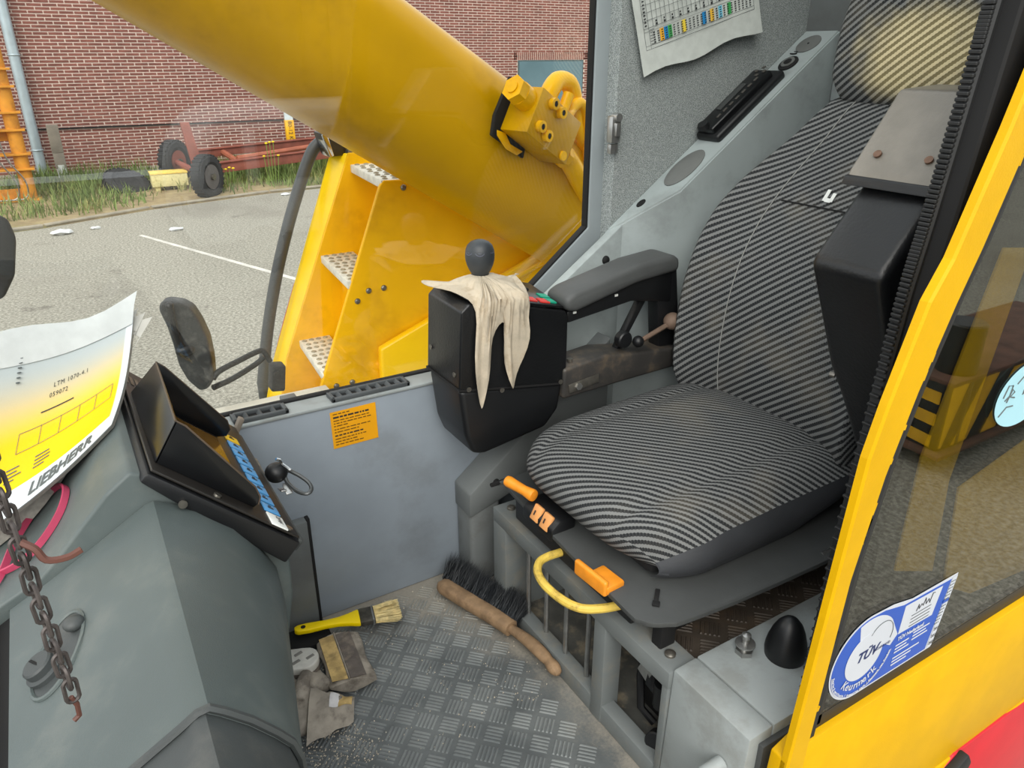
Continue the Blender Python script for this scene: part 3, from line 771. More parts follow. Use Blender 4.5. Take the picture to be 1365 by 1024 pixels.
# rag tied round the joystick
def rag():
    neck = Vector((.742, 1.355, .820))
    #  angle, shoulder point, hem point
    S = [(180, (.685, 1.372, .806), (.632, 1.395, .812)), (198, (.690, 1.345, .808), (.628, 1.375, .806)), (218, (.698, 1.315, .806), (.660, 1.300, .804)),
         (232, (.700, 1.275, .806), (.676, 1.258, .775)), (242, (.700, 1.256, .800), (.672, 1.255, .650)), (250, (.708, 1.252, .797), (.683, 1.250, .562)),
         (256, (.716, 1.252, .796), (.700, 1.253, .625)), (262, (.726, 1.252, .796), (.715, 1.254, .715)), (268, (.738, 1.252, .795), (.738, 1.254, .742)),
         (276, (.748, 1.250, .794), (.746, 1.256, .650)), (284, (.760, 1.250, .794), (.756, 1.250, .592)), (292, (.774, 1.250, .793), (.780, 1.252, .640)),
         (300, (.788, 1.254, .792), (.800, 1.252, .715)), (314, (.795, 1.285, .798), (.808, 1.262, .768)), (335, (.800, 1.330, .803), (.826, 1.345, .804)),
         (352, (.790, 1.355, .803), (.848, 1.372, .800)), (10, (.782, 1.375, .795), (.835, 1.392, .790)), (45, (.765, 1.395, .790), (.780, 1.425, .780)),
         (100, (.738, 1.398, .792), (.735, 1.430, .785)), (145, (.705, 1.392, .795), (.685, 1.420, .790))]
    n = len(S)
    sh = catmull([p[1] for p in S], 4, True); hm = catmull([p[2] for p in S], 4, True); m_ = len(sh)
    rows = []
    R_ = 12
    for r in range(R_+1):
        row = []
        for j in range(m_):
            ang = radians(interp(j/m_*n, list(range(n+1)), [180, 198, 218, 232, 242, 250, 256, 262, 268, 276, 284, 292, 300, 314, 335, 352, 370, 405, 460, 505, 540]))
            nk = neck+Vector((cos(ang)*.0135, sin(ang)*.0135, 0))
            q = r/R_
            if q < .4:
                u = q/.4; p = nk.lerp(sh[j], u)+Vector((0, 0, .004*sin(pi*u)))
            else:
                u = (q-.4)/.6; p = sh[j].lerp(hm[j], u)
            wv = .005*sin(j*1.9+q*5)*sin(pi*min(1, q*1.3))+.005*sin(j*.83+1.3-q*7)*q
            outv = Vector((cos(ang), sin(ang), .3))
            row.append(p+outv*wv)
        rows.append(row)
    b = B(); b.grid(rows, closed_j=True)
    bmesh.ops.solidify(b.bm, geom=b.bm.faces[:], thickness=.0012)
    o = mk('rag', b, mat('cotton_rag', (190, 178, 158), .9, var=.18, vs=30, bmp=.4, bs=500, dirt=(140, 122, 96), da=.5, ds=30), None, 70)
    tag(o, 'off-white cotton rag tied round the joystick, hanging over the black console', 'rag')
rag()

# ------------------------------------------------------------------ left control console, folded up beside the backrest
lc = thing('folded_console', (1.15, .64, .5), 'black control console folded upright at the near side of the backrest', 'control console')
ya, yb_ = .582, .704
b = B(); b.prof([(.936, .968), (1.032, 1.078), (1.20, 1.06), (1.30, .90), (1.32, .60), (1.22, .47), (1.155, .585), (1.085, .70), (1.030, .780)], ya, yb_, .016, 4); mk('console_shell', b, BOXB, lc)
b = B(); b.prof([(1.012, 1.072), (1.022, 1.092), (1.105, 1.200), (1.20, 1.205), (1.34, 1.05), (1.33, .95), (1.20, 1.05), (1.06, 1.068)], ya-.004, yb_+.018, .007, 3); mk('grey_cover', b, BOXG, lc)
b = B(); b.prof([(1.008, 1.070), (1.014, 1.084), (1.05, 1.082), (1.20, 1.07), (1.20, 1.06), (1.04, 1.070)], ya-.005, yb_+.019, .003); mk('cover_rim', b, BLK, lc)
nn = Vector((-.75, 0, .66))
for yy in (.612, .690):
    b = B(); c = Vector((1.038, yy, 1.113))+nn*.001; b.cyl(c, c+nn*.003, .006, n=12); mk('rivet', b, mat('rivet_brown', (112, 86, 70), .5, .4, var=.2, vs=80), lc)
b = B(); b.cyl((1.05, .700, .76), (1.047, .708, .76), .005, n=10); mk('screw', b, SCREW, lc)
# bracket that carries it from the box behind the seat
b = B(); b.prof([(1.20, .55), (1.34, .60), (1.46, .31), (1.30, .30)], .60, .66, .006); mk('bracket', b, BLKM, lc)

# ------------------------------------------------------------------ door, slid back along the near side
door = thing('door_1', (1.2, .47, -.6), 'd', 'd'); del door['label']; del door['category']; door['kind'] = 'structure'
LE = [(.735, -.03), (.742, .20), (.748, .297), (.763, .516), (.783, .796), (.799, .865), (.835, .987), (.863, 1.034), (.914, 1.173), (.945, 1.27), (1.0, 1.45), (1.08, 1.75)]
RE = [(.778, -.03), (.785, .20), (.790, .319), (.804, .607), (.829, .76), (.858, .87), (.895, .977), (.921, 1.04), (.966, 1.17), (.995, 1.27), (1.05, 1.45), (1.13, 1.75)]
b = B()
def ribbon(b, Lp, Rp, yf, yk):
    P_ = []
    for (xl, zl), (xr, zr) in zip(Lp, Rp):
        P_.append([(xl, yk, zl), (xl, yf+.003, zl), (xl+.003, yf, zl), (xr-.003, yf, zr), (xr, yf+.005, zr), (xr, yk, zr)])
    b.grid(P_, closed_j=True, flip=True)
ribbon(b, LE, RE, .455, .468); mk('door_edge', b, YELD, door, smooth=0)
b = B()
W = [(x+.022, z) for x, z in RE]
ribbon(b, [(x-.001, z) for x, z in RE], W, .462, .480); mk('glass_seal', b, RUB, door)
# worn paint chips along the seal
for k in range(16):
    z = .36+.9*random.random(); x = interp(z, [q[1] for q in RE], [q[0] for q in RE])
    b = B(); b.box((x-.002+random.random()*.003, .4565, z), (.002+.003*random.random(), .002, .006+.018*random.random()), Matrix.Rotation(.25, 3, 'Y')); mk('paint_chip', b, BLKM if k % 2 else YELD, door)
pane = [(x+.018, .470, z) for x, z in RE[2:]]+[(1.9, .470, 1.75), (1.9, .470, .305)]
pane[0] = (.806, .470, .305)
b = B(); b.poly(pane, (0, .005, 0)); mk('door_pane', b, DGLASS, door, smooth=0)
b = B()   # black print round the edge of the pane
b.poly([(.805, .4695, .308), (1.9, .4695, .308), (1.9, .4695, .338), (.812, .4695, .338)], (0, .0005, 0))
b.poly([(x+.018, .4695, z) for x, z in RE[2:]]+[(x+.040, .4695, z) for x, z in RE[:1:-1]], (0, .0005, 0)); mk('black_border', b, mat('black_print', (30, 30, 31), .45, var=.1), door)
b = B(); b.poly([(.742, .458, .20), (.748, .458, .297), (.786, .458, .312), (1.9, .458, .306), (1.9, .458, -.030), (.742, .458, -.030)], (0, .03, 0), .003); mk('door_panel', b, YELD, door)
b = B(); b.poly([(1.30, .4535, -.025), (1.9, .4535, -.040), (1.9, .4535, -.55), (1.20, .4535, -.55), (1.20, .4535, -.10)], (0, .03, 0), .002); mk('red_panel', b, mat('red_paint', (196, 30, 44), .4, var=.06), door)
b = B(); b.poly([(.742, .455, -.030), (1.9, .455, -.030), (1.9, .455, -.55), (.742, .455, -.55)], (0, .028, 0), .003); mk('lower_panel', b, YELD, door)
b = B(); b.prof([(1.16, -.10), (1.32, -.02), (1.34, -.05), (1.30, -.20), (1.16, -.20)], .435, .455, .004); mk('door_handle', b, RUB, door)
# ribbed seal round the door opening of the cab
b = B()
sealp = [(.845, .30), (.850, .60), (.868, .85), (.880, .98), (.893, 1.06), (.905, 1.15), (.918, 1.25), (.930, 1.34), (.98, 1.6), (1.03, 1.88)]
ribbon(b, [(x+.004, z) for x, z in sealp], [(x+.030, z) for x, z in sealp], .508, .524); seal = struct('trim_1', b, RUB)
b = B(); sm = catmull([(x+.008, 0, z) for x, z in sealp], 16)
for p in sm: b.box((p.x-.006, .517, p.z), (.006, .014, .0045), Matrix.Rotation(-.12, 3, 'Y'), .001, 1)
mk('seal_rib', b, RUB, seal, kind='stuff')
b = B(); ribbon(b, [(x+.012, z) for x, z in sealp], [(x+.062, z) for x, z in sealp], .487, .508); mk('seal_channel', b, BLKM, seal)
# what lies behind the door glass: the cab's own dark rear side and yellow pillar
b = B(); b.prof([(x+.062, z) for x, z in sealp]+[(1.86, 1.88), (1.86, .30)], .500, .512); wall_left = struct('wall_left', b, mat('dark_cab_side', (40, 40, 40), .6, var=.2, vs=6))
b = B(); b.poly([(1.049, 0.497, 1.016), (1.122, 0.497, 1.007), (1.071, 0.497, 0.657), (1.096, 0.497, 0.479), (0.982, 0.497, 0.525), (0.976, 0.497, 0.724)], (0, -.004, 0), .001); mk('yellow_pillar', b, YELD, wall_left)
b = B(); b.poly([(1.107, 0.497, 0.632), (1.360, 0.497, 0.683), (1.690, 0.497, 0.597), (1.920, 0.497, 0.273), (1.252, 0.497, 0.367), (1.148, 0.497, 0.427)], (0, -.004, 0), .001); mk('yellow_side_panel', b, YELD, wall_left)

# ------------------------------------------------------------------ dashboard pod, monitor
dash = thing('dashboard', (0, .9, 0), 'large dark grey moulded dashboard pod at the lower left', 'dashboard')
FA = [(-.155, .600), (-.10, .628), (-.04, .662), (.0, .686), (.022, .699), (.032, .701), (.05, .692), (.08, .674), (.124, .632), (.154, .585), (.175, .535), (.180, .47), (.170, .35), (.150, .20), (.13, .04)]
NA = [(-.155, .600), (-.10, .628), (-.04, .662), (.0, .684), (.016, .694), (.026, .695), (.038, .684), (.060, .660), (.081, .631), (.094, .610), (.100, .585), (.100, .50), (.098, .36), (.095, .20), (.09, .04)]
def pod(y0, y1, A, C, n=10, shrink=0.):
    rows = []
    for i in range(n+1):
        t = i/n; y = y0*(1-t)+y1*t
        rows.append([(a[0]*(1-t)+c[0]*t-shrink*(1 if a[0] > 0 else 0), y, a[1]*(1-t)+c[1]*t-shrink) for a, c in zip(A, C)])
    return rows
b = B(); R_ = pod(.978, .588, FA, NA); b.grid(R_)
b.grid([R_[0], [(p[0]-.006, p[1]+.012, p[2]-.010) for p in R_[0]]], flip=True)
b.grid([R_[-1], [(p[0]-.003, p[1]-.004, p[2]-.006) for p in R_[-1]]])
mk('upper_cover', b, DASH, dash, smooth=32)
NB = [(x*.9-.0, z-.03) if x > 0 else (x, z-.02) for x, z in NA]
b = B(); b.grid(pod(.590, .34, NA, NB, 5, .004)); mk('lower_cover', b, DASHD, dash, smooth=32)
b = B(); b.tube([(x, .586, z-.002) for x, z in NA[:13]], .0045, 6); mk('seam_roll', b, DASHD, dash)
# lock in its oval recess
TD = Vector((1, 0, .52)).normalized(); TN = Vector((-.46, 0, .888)).normalized()
def ptop(x, y, h=0.): return Vector((x, y, interp(x, [-.155, -.10, -.04, 0, .03], [.600, .628, .662, .685, .70])))+TN*h
b = B()
n = 30
oc = ptop(-.100, .822, .0015); ring = [oc+TD*.030*cos(2*pi*k/n)+Vector((0, 1, 0))*.055*sin(2*pi*k/n)+TD*.016*sin(2*pi*k/n) for k in range(n)]
b.tube(ring, .0028, 6, True); mk('recess_rim', b, DASH, dash)
b = B(); b.poly([oc+(p-oc)*.95-TN*.0008 for p in ring], TN*.001); mk('recess_floor', b, DASHD, dash)
b = B(); c = ptop(-.113, .806, .001); b.lathe([(.021, 0), (.021, .006), (.017, .008), (.017, .016), (.015, .018), (0, .018)], c, TN, 24); lk = mk('lock', b, DASHD, dash)
b = B(); b.box(c+TN*.0185, (.003, .016, .001), Matrix.Rotation(.6, 3, 'Z')); mk('key_slot', b, BLKM, lk)
b = B(); b.ball(ptop(-.078, .845, .006), .012, (1, 1, .7), 14); mk('recess_screw', b, DASHD, dash)
# dark gap and outer strip at the far left
b = B(); b.prof([(-.185, .57), (-.158, .585), (-.158, .30), (-.185, .30)], .34, .99); mk('gap', b, BLKM, dash)
b = B(); b.prof([(-.60, .57), (-.19, .598), (-.183, .58), (-.183, .30), (-.60, .30)], .34, .99, .004); mk('outer_strip', b, DASHD, dash)
# main body behind the pod
b = B(); b.prof([(-.60, .58), (-.20, .59), (-.115, .63), (-.086, .657), (-.021, .724), (.012, .748), (.030, .738), (.200, .572), (.195, .47), (.16, .30), (.14, .0), (-.60, .0)], .984, 1.42, .005, 3)
mk('dash_body', b, DASH, dash)
b = B(); b.prof([(-.05, .30), (.09, .32), (.085, .0), (-.05, .0)], .36, .97, .01); mk('pedestal', b, BLKM, dash)

mon = thing('crane_monitor', (.12, 1.17, .55), 'black hooded load monitor on the dashboard with blue keys', 'monitor')
U0 = Vector((.036, 0, .748)); UD = Vector((.175, 0, -.168)).normalized(); UN = Vector((.168, 0, .175)).normalized()
def pm(u, y, h=0.): return U0+UD*u+UN*h+Vector((0, y, 0))
b = B(); b.poly([pm(-.004, .968, -.002), pm(.246, .960, -.002), pm(.246, .960, -.040), pm(.10, .968, -.030), pm(-.004, .968, -.018)], (0, .425, 0), .004); mk('housing', b, BLK, mon)
b = B(); b.poly([pm(.0, .972), pm(.242, .966), pm(.242, 1.385), pm(.0, 1.385)], UN*.004, .0015); face = mk('face_plate', b, mat('monitor_face', (34, 31, 28), .4, var=.1), mon)
hb = .067
b = B()
def slab(b, pts, vec): b.poly(pts, vec, .0012)
slab(b, [pm(.008, 1.0, .004), pm(.168, 1.0, .004), pm(.171, 1.0, .012), pm(.166, 1.0, .023), pm(.150, 1.0, .033), pm(.012, 1.0, hb), pm(-.004, 1.0, hb)], (0, .004, 0))
slab(b, [pm(.008, 1.262, .004), pm(.170, 1.262, .004), pm(.182, 1.262, .012), pm(.181, 1.262, .026), pm(.167, 1.262, .037), pm(.026, 1.262, hb), pm(.010, 1.262, hb)], (0, .004, 0))
slab(b, [pm(.008, 1.0, .004), pm(.008, 1.266, .004), pm(.010, 1.266, hb), pm(-.004, 1.0, hb)], UD*.004)
mk('sun_hood', b, BLKG, mon)
b = B(); b.tube([pm(.171, 1.0, .012), pm(.166, 1.0, .023), pm(.150, 1.0, .033), pm(.012, 1.0, hb), pm(-.004, 1.0, hb), pm(.010, 1.264, hb), pm(.026, 1.264, hb), pm(.167, 1.264, .037), pm(.181, 1.264, .026), pm(.182, 1.264, .012)], .0013, 6); mk('hood_rim', b, mat('rim_brown', (84, 72, 60), .5), mon)
b = B(); b.poly([pm(.030, 1.02, .0045), pm(.165, 1.02, .0045), pm(.165, 1.25, .0045), pm(.030, 1.25, .0045)], UN*.001); mk('screen', b, mat('brown_screen', (104, 74, 30), .15, var=.1, vs=20), mon)
BL = mat('key_blue', (86, 158, 214), .4, var=.05); KY = mat('key_yellow', (240, 196, 40), .4, var=.05)
ky = [1.300-.033*k for k in range(10)]
for k, y in enumerate(ky):
    b = B(); w = .026 if k < 9 else .036
    b.poly([pm(.190, y, .004), pm(.219, y, .004), pm(.219, y-w, .004), pm(.190, y-w, .004)], UN*.0025, .0008)
    kb = mk('key', b, KY if k == 0 else (WHITE if k == 9 else BL), mon)
    b = B(); c = pm(.204, y-w/2, .0068)
    if k == 9: text(b, 'Shift', .012, frame(pm(.213, y-.004, .0068), (0, -1, 0), -UD), .0001)
    else: b.box(c, (.010, .004, .0006), Matrix.Rotation(radians(44), 3, 'Y')); b.box(c+Vector((0, .006, 0)), (.005, .003, .0006), Matrix.Rotation(radians(44), 3, 'Y'))
    mk('key_symbol', b, INK, kb)
for (u, y) in ((.224, .978), (.10, .980)):
    b = B(); c = pm(u, y, .004); b.cyl(c, c+UN*.003, .006, n=12); mk('screw', b, SCREW, mon)
b = B(); c = pm(.06, .9655, -.02); b.cyl(c, c+Vector((0, -.003, 0)), .006, n=12); mk('side_screw', b, SCREW, mon)
b = B()
for k in range(4): b.poly([pm(.004+.010*k, 1.31, .0045), pm(.010+.010*k, 1.31, .0045), pm(.010+.010*k, 1.35, .0045), pm(.004+.010*k, 1.35, .0045)], UN*.0006)
b.poly([pm(.020, 1.285, .0045), pm(.05, 1.285, .0045), pm(.05, 1.292, .0045), pm(.020, 1.292, .0045)], UN*.0006)
mk('type_plate', b, SCREW, mon)
b = B(); b.box(pm(.250, 1.17, -.010), (.010, .40, .020), Matrix.Rotation(radians(44), 3, 'Y'), .003); mk('front_lip', b, DASHD, mon)
b = B(); b.tube([pm(.258, 1.27, -.004), pm(.262, 1.22, -.008), pm(.256, 1.17, -.012), pm(.262, 1.10, -.012), pm(.258, 1.03, -.014)], .004, 6); mk('lip_cable', b, SCREW, mon)
b = B(); b.box((.222, 1.41, .575), (.010, .016, .034), Matrix.Rotation(.5, 3, 'Y'), .002); mk('hinge_tab', b, mat('tab_brown', (132, 122, 110), .6), mon)

# keys in the ignition lock
kk = thing('key_bunch', (.245, 1.205, .545), 'black round key fob with a grey carabiner hanging at the monitor', 'keys')
b = B(); b.ball((.240, 1.205, .566), .0200, (1, 1, .92), 20); mk('fob_ball', b, BLK, kk)
b = B(); b.tube([(.250, 1.20, .584), (.247, 1.196, .594), (.241, 1.195, .598)], .0028, 6); b.tube([(.250, 1.20, .584), (.262, 1.19, .572)], .0025, 6); mk('key_wire', b, CHROME, kk)
ca = catmull([(.256, 1.203, .566), (.270, 1.190, .562), (.284, 1.170, .552), (.286, 1.156, .544), (.276, 1.150, .540), (.262, 1.163, .543), (.252, 1.188, .553)], 6, True)
b = B(); b.tube(ca, .0036, 8, True); mk('carabiner', b, mat('carabiner_grey', (84, 86, 86), .35, .6), kk)
b = B(); b.box((.250, 1.178, .544), (.012, .024, .003), Matrix.Rotation(.5, 3, 'X'), .001); b.box((.242, 1.185, .541), (.010, .028, .003), Matrix.Rotation(-.3, 3, 'X'), .001); mk('key_blade', b, STEEL, kk)

# ------------------------------------------------------------------ manual on the dashboard
def manual():
    root = thing('crane_manual', (-.06, 1.15, .69), 'thick curling manual with yellow gradient cover lying on the dashboard', 'manual')
    # corner points of the cover, seen flat: near-left, near-right, far-right, far-left
    NL = Vector((-0.205, 1.073, 0.650)); NR = Vector((0.006, 1.130, 0.756)); FR = Vector((0.076, 1.333, 0.852)); FL = Vector((-0.125, 1.251, 0.845))
    CN = (NR-NL).cross(FL-NL).normalized()
    def cov(u, v, h=0.):
        p = NL.lerp(NR, u).lerp(FL.lerp(FR, u), v)
        sag = -.018*sin(pi*v)*(.4+.6*u)-.012*sin(pi*u)
        return p+Vector((0, 0, sag))-CN*h
    n1, n2 = 16, 18
    def sheet(h0, h1, du=0., dv=0.):
        b = B()
        top = [[cov(i/n1, j/n2, h0)+Vector((du, dv, 0)) for j in range(n2+1)] for i in range(n1+1)]
        bot = [[cov(i/n1, j/n2, h1)+Vector((du, dv, 0)) for j in range(n2+1)] for i in range(n1+1)]
        b.grid(top, flip=True); b.grid(bot)
        b.grid([top[0], bot[0]], flip=True); b.grid([top[-1], bot[-1]])
        b.grid([[r[0] for r in top], [r[0] for r in bot]]); b.grid([[r[-1] for r in top], [r[-1] for r in bot]], flip=True)
        bmesh.ops.recalc_face_normals(b.bm, faces=b.bm.faces)
        return b
    PE = mat('paper_edges', (168, 164, 154), .8, var=.15, vs=120)
    mk('page_block', sheet(.003, .013), PE, root, smooth=40)
    # the thick stack of sheets below it props the curled cover up from the dashboard
    def dtop(x): return interp(x, [-.60, -.20, -.115, -.086, -.021, .018, .035], [.58, .59, .63, .657, .724, .752, .74])+.003
    top = [[cov(.01+.80*i/8, .22+.76*j/10, .015) for j in range(11)] for i in range(9)]
    bot = [[Vector((p.x, max(p.y, .99), min(p.z-.002, dtop(p.x)))) for p in r] for r in top]
    b = B(); b.grid(top, flip=True); b.grid(bot)
    b.grid([top[0], bot[0]], flip=True); b.grid([top[-1], bot[-1]]); b.grid([[r[0] for r in top], [r[0] for r in bot]]); b.grid([[r[-1] for r in top], [r[-1] for r in bot]], flip=True)
    bmesh.ops.recalc_face_normals(b.bm, faces=b.bm.faces); mk('sheet_stack', b, PE, root, smooth=40)
    # printed cover: white foot strip, yellow fading to pale blue-white
    m, nt, out = nodes_of('manual_cover'); p = N(nt, 'ShaderNodeBsdfPrincipled'); nt.links.new(p.outputs[0], out.inputs[0]); p.inputs['Roughness'].default_value = .4; p.inputs['Specular IOR Level'].default_value = .3
    uv = N(nt, 'ShaderNodeUVMap', uv_map='cover').outputs[0]; sx = N(nt, 'ShaderNodeSeparateXYZ'); nt.links.new(uv, sx.inputs[0])
    g = ramp(nt, sx.outputs[1], .45, .92)
    c = mixc(nt, g, lin((230, 188, 0)), lin((172, 180, 180)))
    side = math_n(nt, 'MULTIPLY', ramp(nt, sx.outputs[0], .94, .955), 1.0)
    foot = math_n(nt, 'SUBTRACT', 1.0, math_n(nt, 'GREATER_THAN', sx.outputs[1], .17))
    c = mixc(nt, math_n(nt, 'MAXIMUM', side, foot), c, lin((204, 210, 212)))
    nt.links.new(c, p.inputs['Base Color'])
    pos = N(nt, 'ShaderNodeNewGeometry').outputs['Position']; nt.links.new(bump(nt, noise(nt, pos, 26, 4), .25, .004), p.inputs['Normal'])
    o = mk('front_cover', sheet(0, .003), m, root, smooth=40)
    me = o.data; uvl = me.uv_layers.new(name='cover')
    # planar parameters from the corner frame
    ex = (NR-NL); ey = (FL-NL); org = NL-wloc(root)
    for lp in me.loops:
        q = me.vertices[lp.vertex_index].co-org
        best = None
        u = v = .5
        for _ in range(12):
            pt = NL.lerp(NR, u).lerp(FL.lerp(FR, u), v)-NL
            du = (NR-NL).lerp(FR-FL, v); dv = (FL-NL).lerp(FR-NR, u)
            r = Vector((q.x-pt.x, q.y-pt.y)); det = du.x*dv.y-du.y*dv.x
            u += (r.x*dv.y-r.y*dv.x)/det; v += (du.x*r.y-du.y*r.x)/det
        uvl.data[lp.index].uv = (u, v)
    def on_cover(bm_, h=.0012):
        for vx in bm_.verts: vx.co = cov(vx.co.x, vx.co.y, -h)
        return bm_
    I = Matrix.Identity(4)
    def label(s, size, u, v, mtl, nm, wide=.7, **k):
        b = B(); t = text_bm(s, size, Matrix.Translation((u, v, 0)), 0, wide=wide, **k)
        bmesh.ops.subdivide_edges(t, edges=[e for e in t.edges if e.calc_length() > .05], cuts=2)
        b.add(on_cover(t)); mk(nm, b, mtl, root, smooth=0)
    label('LIEBHERR', .120, .41, .048, GINK, 'cover_title', wide=.84, off=.0038, shear=.1)
    label('LTM 1070-4.1', .042, .44, .74, INK, 'cover_line', wide=.85, spacing=1.2)
    label('059072', .042, .42, .68, INK, 'cover_line', wide=.85, spacing=1.2)
    for k, (u, v, w) in enumerate(((.38, .60, .22), (.40, .31, .09), (.40, .285, .10), (.40, .26, .10), (.40, .235, .07), (.22, .31, .08), (.22, .285, .07), (.22, .26, .10), (.22, .235, .06))):
        b = B(); b.grid([[(u+w*i/6, v+.008*j, 0) for j in range(2)] for i in range(7)]); on_cover(b.bm); mk('cover_small_print', b, INK if k == 0 else GINK, root, smooth=0)
    b = B()
    def line(u0, v0, u1, v1, w=.0035):
        d = Vector((u1-u0, v1-v0)).normalized(); nx, ny = -d.y*w/2, d.x*w/2
        b.grid([[(u0+(u1-u0)*i/8+nx*s, v0+(v1-v0)*i/8+ny*s, 0) for s in (-1, 1)] for i in range(9)])
    for v in (.40, .52): line(.26, v, .90, v)
    for u in (.26, .40, .53, .66, .78, .90): line(u, .40, u, .52)
    on_cover(b.bm); mk('cover_table', b, GINK, root, smooth=0)
    # loose clear sleeve and dog-eared sheets sticking out at the far edge
    b = B(); P_ = []
    for i in range(9):
        u = i/8; p0 = cov(u, .93, -.002); tip = cov(u, 1.0, -.004)+(cov(u, 1.0)-cov(u, .80))*(.55+.12*sin(u*7))+Vector((.006*u, 0, .004+.008*u*u))
        P_.append([p0, p0.lerp(tip, .5)+Vector((0, 0, .004)), tip])
    b.grid(P_, flip=True); bmesh.ops.solidify(b.bm, geom=b.bm.faces[:], thickness=.0008); mk('clear_sleeve', b, mat('sleeve_white', (196, 200, 198), .3, var=.06, vs=30), root)
    for k in range(3):
        b = B(); a = cov(.97, .80-.05*k, .004+.004*k); c = cov(.99, 1.0, .004+.004*k)+Vector((.012+.008*k, .02-.012*k, .008-.004*k)); d = cov(.85, 1.0, .004+.004*k)
        b.grid([[a, a+Vector((.003, .01, 0))], [a.lerp(c, .5), c], [d, c.lerp(d, .3)]]); bmesh.ops.solidify(b.bm, geom=b.bm.faces[:], thickness=.0008); mk('loose_page', b, mat('page_white', (182, 180, 172), .7), root)
    b = B()
    for k in range(6):
        c = cov(.20, .97-.028*k, -.002) ; b.cyl(c, c+Vector((0, 0, .0006)), .0028, n=8)
    mk('punch_holes', b, GINK, root)
manual()

# ------------------------------------------------------------------ pink strap, chain, red hook
ps = catmull([(-.205, .99, .598), (-.185, 1.012, .605), (-.163, 1.039, .615), (-.144, 1.103, .624), (-.117, 1.152, .637), (-.090, 1.155, .661), (-.074, 1.134, .677), (-.069, 1.101, .683), (-.080, 1.069, .671), (-.105, 1.051, .647), (-.134, 1.039, .629), (-.163, 1.047, .615), (-.19, 1.067, .604)], 5)
b = B()
PP = []
for i, p in enumerate(ps):
    d = (ps[min(i+1, len(ps)-1)]-ps[max(i-1, 0)]).normalized(); nrm = Vector((-.69, 0, .72)); s_ = d.cross(nrm).normalized()
    q = p; PP.append([q-s_*.0018+nrm*.0045, q+s_*.0018+nrm*.0045, q+s_*.0018-nrm*.0045, q-s_*.0018-nrm*.0045])
b.grid(PP, closed_j=True)
tag(mk('strap', b, mat('pink_strap', (178, 62, 92), .5, var=.08, vs=20)), 'pink plastic strap looped on the dashboard under the manual', 'strap')
ch = thing('hanging_chain', (-.056, .45, .85), 'rusty steel link chain hanging in front of the dashboard', 'chain')
CH = mat('chain_rust', (84, 78, 76), .55, .5, var=.3, vs=60)
z = 1.86; k = 0
while z > .872:
    a = k*pi/2+.35; L_, w_ = .0135, .0040; pts = []
    for q in range(14):
        t = 2*pi*q/14; ex = w_*cos(t); ez = (L_-w_)*.5*(1 if sin(t) > 0 else -1)+w_*sin(t)
        pts.append((-.056+.002*sin(z*17)+ex*cos(a), .45+ex*sin(a), z+ez))
    b = B(); b.tube(pts, .0014, 6, True); mk('chain_link', b, CH, ch); z -= .0135-.0026; k += 1
b = B(); b.tube([(-.056, .45, .874), (-.054, .451, .866), (-.0545, .451, .857), (-.058, .45, .855)], .0017, 6); mk('end_hook', b, mat('hook_rust', (92, 56, 46), .6), ch)
b = B(); b.tube(catmull([(-.056, .447, .995), (-.050, .444, .990), (-.046, .442, .982), (-.036, .442, .980), (-.028, .443, .982)], 4), .0022, 6); mk('wire_hook', b, MATS['hook_rust'], ch)

# ------------------------------------------------------------------ print: stickers and the load chart
st = thing('warning_sticker', (.47, 1.4545, .445), 'yellow sticker with lines of black text on the grey wall', 'sticker')
SMx = frame((.4195, 1.4545, .4445), (1, 0, .01), (0, 0, 1))
b = B(); rect(b, SMx, 0, 0, .105, .089, .0006); mk('sticker_sheet', b, mat('sticker_yellow', (236, 164, 10), .45, var=.04), st)
rows = [(.082, .034, .0022), (.073, .078, .0040), (.066, .078, .0022), (.0595, .082, .0022), (.053, .032, .0022), (.045, .079, .0022), (.038, .056, .0022), (.029, .064, .0032), (.0215, .070, .0022), (.0145, .046, .0022), (.0075, .060, .0022)]
SMt = SMx @ Matrix.Translation((0, 0, .0008))
for z_, w_, h_ in rows:
    b = B(); x = .006
    while x < .006+w_:
        l = random.choice((.004, .007, .010, .013)); rect(b, SMt, x, z_, min(x+l, .010+w_), z_+h_, .0002); x += l+.0022
    mk('text_line', b, mat('sticker_ink', (96, 66, 10), .6, var=0) if h_ < .003 else INK, st, smooth=0, kind='stuff')

po = thing('load_chart', (1.37, 1.44, 1.2), 'white load chart sheet with a fine grid and coloured cells on felt wall', 'chart')
PM = frame((1.2255, 1.4455, 1.196), (.352, -.010, .102), (-.046, 0, .16))
hd = .34
b = B(); P_ = []
for i in range(13):
    u = .372*i/12; P_.append([PM @ Vector((u, v+(.006*sin(i*.9) if v == 0 else 0), .004+.004*math.exp(-v*30)+.002*sin(i*.7+v*20))) for v in (0, .012, .03, .06, .1, .2, hd)])
b.grid(P_); bmesh.ops.solidify(b.bm, geom=b.bm.faces[:], thickness=.0012); mk('sheet', b, mat('laminated_paper', (198, 203, 198), .35, var=.06, vs=40, bmp=.3, bs=60), po)
PT = PM @ Matrix.Translation((0, 0, .0078))
b = B()
x0_, x1_, yb0 = .018, .352, .052
for k in range(25): 
    x = x0_+.028+k*(x1_-x0_-.028)/24; rect(b, PT, x-.0004, yb0+.045, x+.0004, hd, .0002)
rect(b, PT, x0_, yb0, x0_+.0008, hd, .0002); rect(b, PT, x0_+.014, yb0, x0_+.0148, hd, .0002); rect(b, PT, x1_, yb0, x1_+.0008, hd, .0002)
for k in range(17): rect(b, PT, x0_, yb0+.045+k*.016, x1_, yb0+.0458+k*.016, .0002)
